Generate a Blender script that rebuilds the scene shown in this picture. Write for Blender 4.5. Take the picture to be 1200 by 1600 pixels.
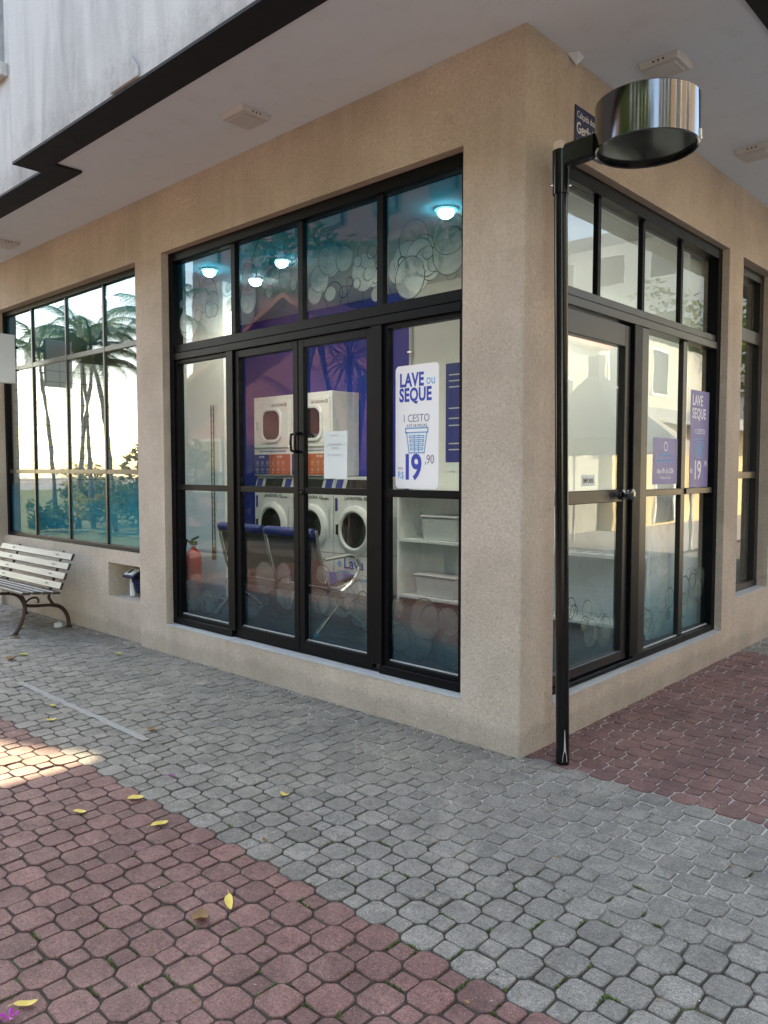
import bpy, bmesh, math, random
import numpy as np
from mathutils import Vector, Matrix

R = math.radians
random.seed(7)
scene = bpy.context.scene
for o in list(bpy.data.objects):
    bpy.data.objects.remove(o)
C = scene.collection

# ------------------------------------------------------------------ camera
CAM = Vector((2.244, -3.477, 1.55))
YAW, PITCH, FPX = 42.96, -3.15, 1211.6
cam_d = bpy.data.cameras.new('camera')
cam_d.sensor_fit = 'VERTICAL'
cam_d.sensor_height = 36.0
cam_d.lens = FPX / 1600 * 36.0
cam_d.clip_start = 0.05
cam_d.clip_end = 500
cam = bpy.data.objects.new('camera', cam_d)
cam.location = CAM
cam.rotation_euler = (R(90 + PITCH), 0, R(YAW))
C.objects.link(cam)
scene.camera = cam

# ------------------------------------------------------------------ sky and sun
SUN_E = 33.0                      # elevation
SUN_H = Vector((-0.966, 0.259))   # horizontal direction towards the sun
world = bpy.data.worlds.new('World')
scene.world = world
world.use_nodes = True
wn = world.node_tree
wn.nodes.clear()
sky = wn.nodes.new('ShaderNodeTexSky')
sky.sky_type = 'NISHITA'
sky.sun_disc = False
sky.sun_elevation = R(SUN_E)
# sky texture: rotation 0 has the sun on +Y, positive turns it clockwise seen from above
sky.sun_rotation = math.atan2(SUN_H.x, SUN_H.y)
sky.air_density = 1.0
sky.dust_density = 0.6
sky.ozone_density = 1.0
bg = wn.nodes.new('ShaderNodeBackground')
bg.inputs['Strength'].default_value = 0.15
wo = wn.nodes.new('ShaderNodeOutputWorld')
wn.links.new(sky.outputs[0], bg.inputs['Color'])
wn.links.new(bg.outputs[0], wo.inputs['Surface'])

sun_d = bpy.data.lights.new('sun', 'SUN')
sun_d.energy = 2.4
sun_d.angle = R(0.6)
sun_d.color = (1.0, 0.88, 0.70)
sun = bpy.data.objects.new('sun', sun_d)
sdir = Vector((SUN_H.x * math.cos(R(SUN_E)), SUN_H.y * math.cos(R(SUN_E)), math.sin(R(SUN_E))))
sun.rotation_euler = sdir.to_track_quat('Z', 'Y').to_euler()
sun.location = (-8, 4, 14)
C.objects.link(sun)

scene.view_settings.view_transform = 'Standard'
scene.view_settings.look = 'None'
scene.view_settings.gamma = 1.0
scene.view_settings.use_curve_mapping = False
scene.view_settings.exposure = 3.05
scene.view_settings.use_white_balance = True      # camera balanced for open shade
scene.view_settings.white_balance_temperature = 8400
scene.cycles.transparent_max_bounces = 24
scene.cycles.max_bounces = 10
scene.cycles.diffuse_bounces = 5
scene.cycles.glossy_bounces = 5
scene.cycles.sample_clamp_indirect = 6.0
scene.cycles.use_denoising = True
scene.cycles.caustics_reflective = False
scene.cycles.caustics_refractive = False

# ------------------------------------------------------------------ node helpers
def new_mat(name):
    m = bpy.data.materials.new(name)
    m.use_nodes = True
    nt = m.node_tree
    nt.nodes.clear()
    out = nt.nodes.new('ShaderNodeOutputMaterial')
    return m, nt, out

class N:
    """tiny node-graph writer"""
    def __init__(s, nt):
        s.nt = nt
    def node(s, t, **kw):
        n = s.nt.nodes.new(t)
        for k, v in kw.items():
            setattr(n, k, v)
        return n
    def link(s, a, b):
        s.nt.links.new(a, b)
    def put(s, sock, v):
        if isinstance(v, bpy.types.NodeSocket):
            s.link(v, sock)
        else:
            sock.default_value = v
    def coord(s, kind='Object'):
        return s.node('ShaderNodeTexCoord').outputs[kind]
    def pos(s):
        return s.node('ShaderNodeNewGeometry').outputs['Position']
    def mapping(s, vec, scale=(1, 1, 1), loc=(0, 0, 0)):
        n = s.node('ShaderNodeMapping')
        s.link(vec, n.inputs['Vector'])
        n.inputs['Scale'].default_value = scale
        n.inputs['Location'].default_value = loc
        return n.outputs[0]
    def noise(s, vec, scale, detail=4, rough=0.6, dist=0.0, col=False):
        n = s.node('ShaderNodeTexNoise')
        s.link(vec, n.inputs['Vector'])
        n.inputs['Scale'].default_value = scale
        n.inputs['Detail'].default_value = detail
        n.inputs['Roughness'].default_value = rough
        n.inputs['Distortion'].default_value = dist
        return n.outputs['Color' if col else 'Fac']
    def voronoi(s, vec, scale, out='Distance', feature='F1'):
        n = s.node('ShaderNodeTexVoronoi', feature=feature)
        s.link(vec, n.inputs['Vector'])
        n.inputs['Scale'].default_value = scale
        return n.outputs[out]
    def ramp(s, fac, stops):
        n = s.node('ShaderNodeValToRGB')
        e = n.color_ramp.elements
        while len(e) > 1:
            e.remove(e[0])
        e[0].position = stops[0][0]
        e[0].color = col4(stops[0][1])
        for p, c in stops[1:]:
            x = e.new(p)
            x.color = col4(c)
        s.link(fac, n.inputs[0])
        return n.outputs[0]
    def math(s, op, a, b=0.0, c=None):
        n = s.node('ShaderNodeMath', operation=op)
        s.put(n.inputs[0], a)
        s.put(n.inputs[1], b)
        if c is not None:
            s.put(n.inputs[2], c)
        return n.outputs[0]
    def mix(s, fac, a, b, blend='MIX'):
        n = s.node('ShaderNodeMix', data_type='RGBA', blend_type=blend)
        s.put(n.inputs[0], fac)
        s.put(n.inputs[6], col4(a) if not isinstance(a, bpy.types.NodeSocket) else a)
        s.put(n.inputs[7], col4(b) if not isinstance(b, bpy.types.NodeSocket) else b)
        return n.outputs[2]
    def sep(s, vec):
        n = s.node('ShaderNodeSeparateXYZ')
        s.link(vec, n.inputs[0])
        return n.outputs
    def bump(s, h, strength=0.3, dist=0.01):
        n = s.node('ShaderNodeBump')
        n.inputs['Strength'].default_value = strength
        n.inputs['Distance'].default_value = dist
        s.link(h, n.inputs['Height'])
        return n.outputs[0]
    def bsdf(s, color, rough=0.6, metal=0.0, spec=0.5, normal=None, coat=0.0):
        n = s.node('ShaderNodeBsdfPrincipled')
        s.put(n.inputs['Base Color'], col4(color) if not isinstance(color, bpy.types.NodeSocket) else color)
        s.put(n.inputs['Roughness'], rough)
        n.inputs['Metallic'].default_value = metal
        n.inputs['Specular IOR Level'].default_value = spec
        n.inputs['Coat Weight'].default_value = coat
        if normal is not None:
            s.link(normal, n.inputs['Normal'])
        return n.outputs[0]

def col4(c):
    if isinstance(c, (int, float)):
        return (c, c, c, 1)
    return tuple(c) if len(c) == 4 else (c[0], c[1], c[2], 1)

def simple(name, color, rough=0.6, metal=0.0, spec=0.5, var=0.12, vscale=6.0, bump=0.0, bscale=80, coat=0.0):
    """plain surface with a little uneven colour and gloss"""
    m, nt, out = new_mat(name)
    n = N(nt)
    p = n.pos()
    nz = n.noise(p, vscale, 5, 0.62)
    c = n.mix(nz, [x * (1 - var) for x in color[:3]], [min(1, x * (1 + var)) for x in color[:3]])
    r = n.math('MULTIPLY_ADD', n.noise(p, vscale * 2.3, 3), 0.22, max(0.02, rough - 0.11))
    nrm = n.bump(n.noise(p, bscale, 4, 0.6), bump, 0.004) if bump else None
    n.link(n.bsdf(c, r, metal, spec, nrm, coat), out.inputs['Surface'])
    return m

# ------------------------------------------------------------------ materials
M = {}

def make_stucco(name, dark, light, smooth=1.0):
    m, nt, out = new_mat(name)
    n = N(nt)
    p = n.pos()
    worm = n.noise(n.mapping(p, (1, 1, 0.8)), 60, 4, 0.6, 0.9)
    grain = n.noise(p, 230, 3, 0.6)
    big = n.noise(p, 1.1, 5, 0.62)
    streak = n.noise(n.mapping(p, (5, 5, 0.35)), 1.3, 4, 0.6)
    base = n.mix(n.math('MULTIPLY_ADD', worm, 1.8, -0.4), dark, light)
    base = n.mix(n.math('MULTIPLY', n.ramp(big, [(0.40, 0.0), (0.62, 1.0)]), 0.55), base,
                 [x * 0.78 for x in dark], 'MIX')
    base = n.mix(n.math('MULTIPLY', n.ramp(streak, [(0.5, 0.0), (0.7, 1.0)]), 0.36), base, (0.64, 0.565, 0.48))
    scuff = n.noise(n.mapping(p, (1, 1, 2)), 3.4, 6, 0.75, 0.5)
    base = n.mix(n.math('MULTIPLY', n.ramp(scuff, [(0.56, 0.0), (0.72, 1.0)]), 0.3), base, (0.30, 0.245, 0.195))
    # splash dirt just above the paving, with its own ragged outline
    z = n.sep(p)[2]
    edge = n.math('ADD', z, n.math('MULTIPLY', n.noise(n.mapping(p, (1, 1, .5)), 5, 6, 0.75), -0.22))
    dirt = n.ramp(edge, [(0.0, 1.0), (0.05, 0.0)])
    base = n.mix(n.math('MULTIPLY', dirt, 0.28), base, (0.2, 0.165, 0.13))
    h = n.math('ADD', n.math('MULTIPLY', worm, 1.0), n.math('MULTIPLY', grain, 0.35))
    n.link(n.bsdf(base, 0.9, 0, 0.25, n.bump(h, 1.0 * smooth, 0.010)), out.inputs['Surface'])
    return m

M['stucco'] = make_stucco('beige_stucco', (0.46, 0.378, 0.30), (0.71, 0.61, 0.51))

def make_plaster():
    m, nt, out = new_mat('stained_white_plaster')
    n = N(nt)
    p = n.pos()
    st = n.noise(n.mapping(p, (3.2, 3.2, 0.7)), 1.0, 6, 0.6, 0.4)
    st2 = n.noise(n.mapping(p, (9, 9, 0.9)), 1.0, 5, 0.65, 0.6)
    sp = n.noise(p, 26, 5, 0.75)
    c = n.mix(n.ramp(st, [(0.42, 0.0), (0.72, 1.0)]), (0.58, 0.57, 0.56), (0.35, 0.345, 0.34))
    c = n.mix(n.math('MULTIPLY', n.ramp(st2, [(0.5, 0.0), (0.85, 1.0)]), 0.4), c, (0.36, 0.355, 0.35))
    z = n.sep(p)[2]
    low = n.math('ADD', z, n.math('MULTIPLY', sp, -0.42))
    mould = n.ramp(low, [(3.62, 1.0), (3.66, 0.75), (3.78, 0.0)])
    # ramp input must be 0..1: remap height 3.6..4.2
    rem = n.math('MULTIPLY', n.math('SUBTRACT', low, 3.55), 1.4)
    mould = n.ramp(rem, [(0.0, 1.0), (0.12, 0.8), (0.36, 0.0)])
    c = n.mix(n.math('MULTIPLY', n.math('MULTIPLY', mould, n.ramp(n.noise(p, 2.5, 4, 0.7), [(0.35, 0.15), (0.65, 1.0)])), 0.7), c, (0.20, 0.185, 0.17))
    h = n.math('ADD', n.noise(p, 60, 4, 0.6), n.math('MULTIPLY', sp, 0.5))
    n.link(n.bsdf(c, 0.88, 0, 0.25, n.bump(h, 0.5, 0.006)), out.inputs['Surface'])
    return m
M['plaster'] = make_plaster()

def make_soffit():
    m, nt, out = new_mat('soffit_paint')
    n = N(nt)
    p = n.pos()
    a = n.noise(p, 0.9, 5, 0.6)
    b = n.noise(p, 6, 5, 0.7)
    c = n.mix(a, (0.63, 0.725, 0.81), (0.70, 0.79, 0.87))
    c = n.mix(n.math('MULTIPLY', n.ramp(b, [(0.52, 0), (0.8, 1)]), 0.25), c, (0.46, 0.45, 0.44))
    n.link(n.bsdf(c, 0.8, 0, 0.3, n.bump(n.noise(p, 18, 4), 0.15, 0.01)), out.inputs['Surface'])
    return m
M['soffit'] = make_soffit()

def make_paver(name, ca, cb, cc):
    m, nt, out = new_mat(name)
    n = N(nt)
    p = n.pos()
    oi = n.node('ShaderNodeObjectInfo').outputs['Random']
    ri = n.node('ShaderNodeNewGeometry').outputs['Random Per Island']
    rnd = n.math('FRACT', n.math('ADD', oi, ri))
    c = n.mix(n.ramp(rnd, [(0.0, 0.0), (0.25, 0.3), (0.8, 0.6), (1.0, 1.0)]), ca, cb)
    big = n.noise(p, 0.85, 5, 0.6)
    c = n.mix(n.math('MULTIPLY', n.ramp(big, [(0.38, 0.0), (0.68, 1.0)]), 0.5), c, cc)
    patch = n.noise(p, 14, 6, 0.75)
    c = n.mix(n.math('MULTIPLY', n.ramp(patch, [(0.46, 0.0), (0.7, 1.0)]), 0.55), c, [x * 0.5 for x in ca])
    dust = n.noise(p, 5.5, 6, 0.7)
    c = n.mix(n.math('MULTIPLY', n.ramp(dust, [(0.48, 0.0), (0.68, 1.0)]), 0.4), c, [x * 1.5 for x in cc])
    fine = n.noise(p, 260, 3, 0.7)
    c = n.mix(0.62, c, n.ramp(fine, [(0.32, 0.05), (0.5, 0.5), (0.68, 1.0)]), 'OVERLAY')
    mid = n.noise(p, 70, 4, 0.75)
    c = n.mix(0.5, c, n.ramp(mid, [(0.3, 0.2), (0.5, 0.5), (0.7, 0.8)]), 'OVERLAY')
    speck = n.voronoi(p, 150)
    c = n.mix(n.math('MULTIPLY', n.ramp(speck, [(0.0, 1.0), (0.13, 1.0), (0.17, 0.0)]),
                     n.ramp(n.noise(p, 40, 2), [(0.52, 0.0), (0.6, 0.7)])), c, (0.55, 0.53, 0.5))
    hole = n.ramp(n.noise(p, 140, 2, 0.5), [(0.28, 1.0), (0.36, 0.0)])
    c = n.mix(n.math('MULTIPLY', hole, 0.6), c, [x * 0.25 for x in ca])
    h = n.math('ADD', n.math('MULTIPLY', fine, 0.7), n.math('MULTIPLY', patch, 1.2))
    stain = n.noise(p, 2.1, 6, 0.7, 0.4)
    c = n.mix(n.math('MULTIPLY', n.ramp(stain, [(0.56, 0.0), (0.70, 1.0)]), 0.5), c, [x * 0.45 for x in ca])
    rr = n.math('MULTIPLY_ADD', big, -0.45, 0.95)
    n.link(n.bsdf(c, rr, 0, 0.4, n.bump(h, 0.55, 0.004)), out.inputs['Surface'])
    return m
M['paver_grey'] = make_paver('grey_concrete_paver', (0.152, 0.139, 0.119), (0.232, 0.212, 0.182), (0.238, 0.216, 0.181))
M['paver_red'] = make_paver('red_concrete_paver', (0.125, 0.062, 0.054), (0.225, 0.108, 0.093), (0.205, 0.115, 0.098))

def make_bed():
    m, nt, out = new_mat('joint_sand')
    n = N(nt)
    p = n.pos()
    big = n.noise(p, 1.3, 5, 0.65, 0.3)
    swept = n.math('ADD', n.math('MULTIPLY', n.math('ADD', n.sep(p)[1], 1.45), 0.75), n.math('MULTIPLY_ADD', big, 2.4, -1.2))
    c = n.mix(n.ramp(swept, [(0.25, 0.0), (0.75, 1.0)]), (0.060, 0.050, 0.040), (0.46, 0.42, 0.37))
    c = n.mix(n.math('MULTIPLY', n.ramp(n.noise(p, 2.6, 4, 0.7), [(0.58, 0.0), (0.68, 1.0)]), 0.7), c, (0.07, 0.10, 0.03))
    g = n.noise(p, 300, 3, 0.7)
    c = n.mix(0.4, c, g, 'OVERLAY')
    n.link(n.bsdf(c, 0.95, 0, 0.2, n.bump(g, 0.8, 0.004)), out.inputs['Surface'])
    return m
M['bed'] = make_bed()

def make_glass(name, ior=1.62, tint=(0.93, 0.97, 0.96)):
    m, nt, out = new_mat(name)
    n = N(nt)
    p = n.pos()
    wav = n.bump(n.noise(p, 2.2, 2, 0.5), 0.022, 0.03)
    fr = n.node('ShaderNodeFresnel')
    fr.inputs['IOR'].default_value = ior
    geo = n.node('ShaderNodeNewGeometry')
    fac = n.math('MULTIPLY', fr.outputs[0], n.math('SUBTRACT', 1.0, geo.outputs['Backfacing']))
    tr = n.node('ShaderNodeBsdfTransparent')
    tr.inputs['Color'].default_value = col4(tint)
    gl = n.node('ShaderNodeBsdfGlossy')
    gl.inputs['Roughness'].default_value = 0.004
    gl.inputs['Color'].default_value = (1, 1, 1, 1)
    n.link(wav, gl.inputs['Normal'])
    mx = n.node('ShaderNodeMixShader')
    n.link(fac, mx.inputs[0])
    n.link(tr.outputs[0], mx.inputs[1])
    n.link(gl.outputs[0], mx.inputs[2])
    n.link(mx.outputs[0], out.inputs['Surface'])
    return m
M['glass'] = make_glass('window_glass', 1.62)
M['glass_reflective'] = make_glass('solar_control_glass', 2.2, (0.80, 0.86, 0.86))

def make_film(name, z_top, z_clear_top, z_clear_bot, z_bot, teal=(0.10, 0.42, 0.50), top_s=0.85, bot_s=0.85, haze=0.09):
    """printed tint film: teal at head and foot of the window, clear between"""
    m, nt, out = new_mat(name)
    n = N(nt)
    p = n.pos()
    z = n.math('ADD', n.sep(p)[2], n.math('MULTIPLY_ADD', n.noise(n.mapping(p, (1.2, 1.2, 6)), 1.0, 3), 0.3, -0.15))
    up = n.node('ShaderNodeMapRange')
    n.link(z, up.inputs[0])
    up.inputs[1].default_value = z_clear_top
    up.inputs[2].default_value = z_top
    up.inputs[4].default_value = top_s
    dn = n.node('ShaderNodeMapRange')
    n.link(z, dn.inputs[0])
    dn.inputs[1].default_value = z_clear_bot
    dn.inputs[2].default_value = z_bot
    dn.inputs[4].default_value = bot_s
    a = n.math('MAXIMUM', up.outputs[0], dn.outputs[0])
    tc = n.mix(a, (1, 1, 1), teal)
    tr = n.node('ShaderNodeBsdfTransparent')
    n.link(tc, tr.inputs['Color'])
    tl = n.node('ShaderNodeBsdfTranslucent')
    tl.inputs['Color'].default_value = (0.06, 0.55, 0.80, 1)
    df = n.node('ShaderNodeBsdfDiffuse')
    df.inputs['Color'].default_value = (0.05, 0.55, 0.78, 1)
    mx0 = n.node('ShaderNodeMixShader')
    mx0.inputs[0].default_value = 0.35
    n.link(tl.outputs[0], mx0.inputs[1])
    n.link(df.outputs[0], mx0.inputs[2])
    mx = n.node('ShaderNodeMixShader')
    n.link(n.math('MULTIPLY', a, haze), mx.inputs[0])
    n.link(tr.outputs[0], mx.inputs[1])
    n.link(mx0.outputs[0], mx.inputs[2])
    n.link(mx.outputs[0], out.inputs['Surface'])
    return m
M['film'] = make_film('teal_tint_film', 3.05, 2.60, 0.9, 0.40, teal=(0.012, 0.22, 0.38), top_s=1.0, bot_s=0.85, haze=0.04)
M['film_side'] = make_film('teal_tint_film_side', 3.6, 3.25, 0.75, 0.25, top_s=0.2)
M['film_wide'] = make_film('teal_tint_film_wide', 3.25, 2.7, 1.5, 1.2, teal=(0.04, 0.33, 0.47), top_s=0.7, bot_s=1.0, haze=0.85)

def make_bubble(name, color, alpha):
    m, nt, out = new_mat(name)
    n = N(nt)
    p = n.pos()
    tr = n.node('ShaderNodeBsdfTransparent')
    df = n.node('ShaderNodeBsdfDiffuse')
    df.inputs['Color'].default_value = col4(color)
    tl = n.node('ShaderNodeBsdfTranslucent')
    tl.inputs['Color'].default_value = col4(color)
    a = n.node('ShaderNodeMixShader')
    a.inputs[0].default_value = 0.55
    n.link(df.outputs[0], a.inputs[1])
    n.link(tl.outputs[0], a.inputs[2])
    mx = n.node('ShaderNodeMixShader')
    n.link(n.math('MULTIPLY', n.ramp(n.noise(p, 5, 3), [(0.2, 0.6), (0.8, 1.0)]), alpha), mx.inputs[0])
    n.link(tr.outputs[0], mx.inputs[1])
    n.link(a.outputs[0], mx.inputs[2])
    n.link(mx.outputs[0], out.inputs['Surface'])
    return m
M['bubble'] = make_bubble('frosted_bubble_print', (0.82, 0.85, 0.82), 0.5)
M['bubble_thin'] = make_bubble('thin_bubble_print', (0.74, 0.71, 0.62), 0.27)
M['bubble_line'] = make_bubble('bubble_outline_print', (0.015, 0.045, 0.08), 0.75)

def emis(name, color, strength):
    m, nt, out = new_mat(name)
    n = N(nt)
    e = n.node('ShaderNodeEmission')
    e.inputs['Color'].default_value = col4(color)
    e.inputs['Strength'].default_value = strength
    n.link(e.outputs[0], out.inputs['Surface'])
    return m

M['alu'] = simple('black_anodised_frame', (0.0022, 0.0028, 0.0040), 0.45, 0.0, 0.14, 0.25, 5)
def make_bronze():
    m, nt, out = new_mat('bronze_anodised_frame')
    n = N(nt)
    n.link(n.bsdf(n.mix(n.noise(n.pos(), 3, 3), (0.012, 0.0118, 0.0112), (0.017, 0.0165, 0.016)), 0.34, 0.0, 0.4), out.inputs['Surface'])
    return m
M['alu_bronze'] = make_bronze()
M['black_band'] = simple('black_band_paint', (0.014, 0.016, 0.020), 0.75, 0, 0.25, 0.35, 4, 0.25, 40)
M['caulk'] = simple('grey_sill_mortar', (0.46, 0.455, 0.44), 0.8, 0, 0.3, 0.2, 14, 0.3, 60)
M['pole_black'] = simple('black_gloss_enamel', (0.004, 0.0045, 0.005), 0.16, 0, 0.35, 0.2, 6)
M['chrome'] = simple('polished_chrome', (0.17, 0.175, 0.185), 0.05, 1.0, 0.5, 0.03, 3)
M['chrome_tube'] = simple('brushed_chrome_tube', (0.72, 0.72, 0.70), 0.2, 1.0, 0.5, 0.05, 3)
M['lamp_glass'] = simple('dark_lamp_glass', (0.02, 0.026, 0.026), 0.05, 0, 0.6, 0.1, 3)
M['ivory'] = simple('ivory_plastic', (0.62, 0.52, 0.44), 0.5, 0, 0.5, 0.08, 20)
M['white_paint'] = simple('white_wall_paint', (0.74, 0.75, 0.73), 0.75, 0, 0.3, 0.06, 2)
M['white_appliance'] = simple('white_enamel_steel', (0.76, 0.77, 0.77), 0.28, 0, 0.5, 0.04, 3)
M['grey_plastic'] = simple('pale_grey_plastic', (0.52, 0.54, 0.56), 0.4, 0, 0.5, 0.06, 5)
M['light_plastic'] = simple('white_light_housing', (0.56, 0.56, 0.55), 0.55, 0, 0.4, 0.07, 12)
M['blue_wall'] = simple('royal_blue_wall_paint', (0.012, 0.038, 0.32), 0.5, 0, 0.4, 0.15, 1.5)
M['navy'] = simple('navy_print', (0.035, 0.05, 0.24), 0.45, 0, 0.4, 0.06, 4)
M['orange'] = simple('orange_print', (0.55, 0.13, 0.06), 0.45, 0, 0.4, 0.06, 4)
M['washed_purple_print'] = simple('reflection_washed_violet_print', (0.24, 0.225, 0.42), 0.5, 0, 0.4, 0.06, 4)  # print colour lightened to hold the wash of reflections on the glass
M['sign_white'] = simple('white_sign_board', (0.90, 0.90, 0.90), 0.4, 0, 0.4, 0.02, 3)
M['paper'] = simple('white_paper', (0.72, 0.78, 0.76), 0.7, 0, 0.3, 0.04, 6)
M['ink_blue'] = simple('blue_ink', (0.045, 0.075, 0.42), 0.5, 0, 0.3, 0.05)
M['ink_grey'] = simple('grey_violet_ink', (0.27, 0.25, 0.36), 0.5, 0, 0.3, 0.05)
M['ink_sky'] = simple('light_blue_ink', (0.16, 0.42, 0.72), 0.5, 0, 0.3, 0.05)
M['ink_white'] = simple('white_ink', (0.80, 0.80, 0.82), 0.5, 0, 0.3, 0.03)
M['ink_black'] = simple('black_ink', (0.03, 0.03, 0.035), 0.5, 0, 0.3, 0.03)
M['plate_blue'] = simple('dark_blue_enamel_plate', (0.012, 0.022, 0.085), 0.4, 0, 0.5, 0.15, 10)
M['floor_in'] = simple('dark_grey_floor_tile', (0.028, 0.034, 0.040), 0.35, 0, 0.5, 0.15, 3)
M['dark_glass'] = simple('dark_drum_glass', (0.012, 0.013, 0.015), 0.08, 0, 0.6, 0.1, 3)
M['rubber'] = simple('dark_rubber', (0.02, 0.02, 0.022), 0.6, 0, 0.4, 0.2)
M['seat_blue'] = simple('blue_seat_vinyl', (0.012, 0.028, 0.17), 0.42, 0, 0.5, 0.1, 8)
M['seat_steel'] = simple('grey_perforated_steel', (0.030, 0.036, 0.045), 0.45, 0.2, 0.5, 0.1, 8)
M['red_paint'] = simple('red_cylinder_paint', (0.42, 0.02, 0.025), 0.3, 0, 0.5, 0.08, 5)
M['cyan'] = simple('cyan_plastic', (0.10, 0.50, 0.52), 0.45, 0, 0.4, 0.08, 5)
M['iron'] = simple('red_brown_cast_iron', (0.050, 0.022, 0.018), 0.5, 0.2, 0.5, 0.4, 30, 0.3, 90)
def make_slat():
    m, nt, out = new_mat('varnished_dark_wood')
    n = N(nt)
    p = n.pos()
    g = n.noise(n.mapping(p, (2, 40, 40)), 1.0, 5, 0.65, 0.4)
    c = n.mix(g, (0.030, 0.025, 0.022), (0.085, 0.072, 0.064))
    n.link(n.bsdf(c, n.math('MULTIPLY_ADD', g, 0.25, 0.28), 0, 0.45, n.bump(g, 0.2, 0.002), 0.0), out.inputs['Surface'])
    return m
M['slat'] = make_slat()
M['meter_blue'] = simple('blue_meter_plastic', (0.006, 0.010, 0.05), 0.4, 0, 0.5, 0.1)
M['brass'] = simple('tarnished_brass', (0.30, 0.22, 0.12), 0.45, 0.8, 0.5, 0.25, 20)
M['tile'] = simple('white_glazed_tile', (0.66, 0.68, 0.69), 0.22, 0, 0.5, 0.07, 3)
M['grout'] = simple('dark_grout', (0.10, 0.11, 0.11), 0.9, 0, 0.2, 0.2)
M['shell'] = simple('offwhite_wall_render', (0.62, 0.60, 0.56), 0.85, 0, 0.3, 0.12, 1.2, 0.3, 50)
M['clear_box'] = simple('translucent_plastic_box', (0.55, 0.58, 0.58), 0.3, 0, 0.5, 0.05)

# ------------------------------------------------------------------ mesh helpers
WL = {}      # world origin of each object

def tag(o, label=None, cat=None, group=None, kind=None):
    if label: o['label'] = label
    if cat: o['category'] = cat
    if group: o['group'] = group
    if kind: o['kind'] = kind
    return o

def thing(name, loc, label, cat, group=None):
    o = bpy.data.objects.new(name, None)
    o.empty_display_size = 0.1
    o.location = loc
    C.objects.link(o)
    WL[o] = Vector(loc)
    return tag(o, label, cat, group)

def link_mesh(name, me, mat, parent=None, origin=(0, 0, 0)):
    o = bpy.data.objects.new(name, me)
    C.objects.link(o)
    if mat is not None and len(me.materials) == 0:
        me.materials.append(M[mat] if isinstance(mat, str) else mat)
    if parent is not None:
        o.parent = parent
        WL[o] = WL[parent].copy()
    else:
        o.location = origin
        WL[o] = Vector(origin)
    return o

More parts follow.
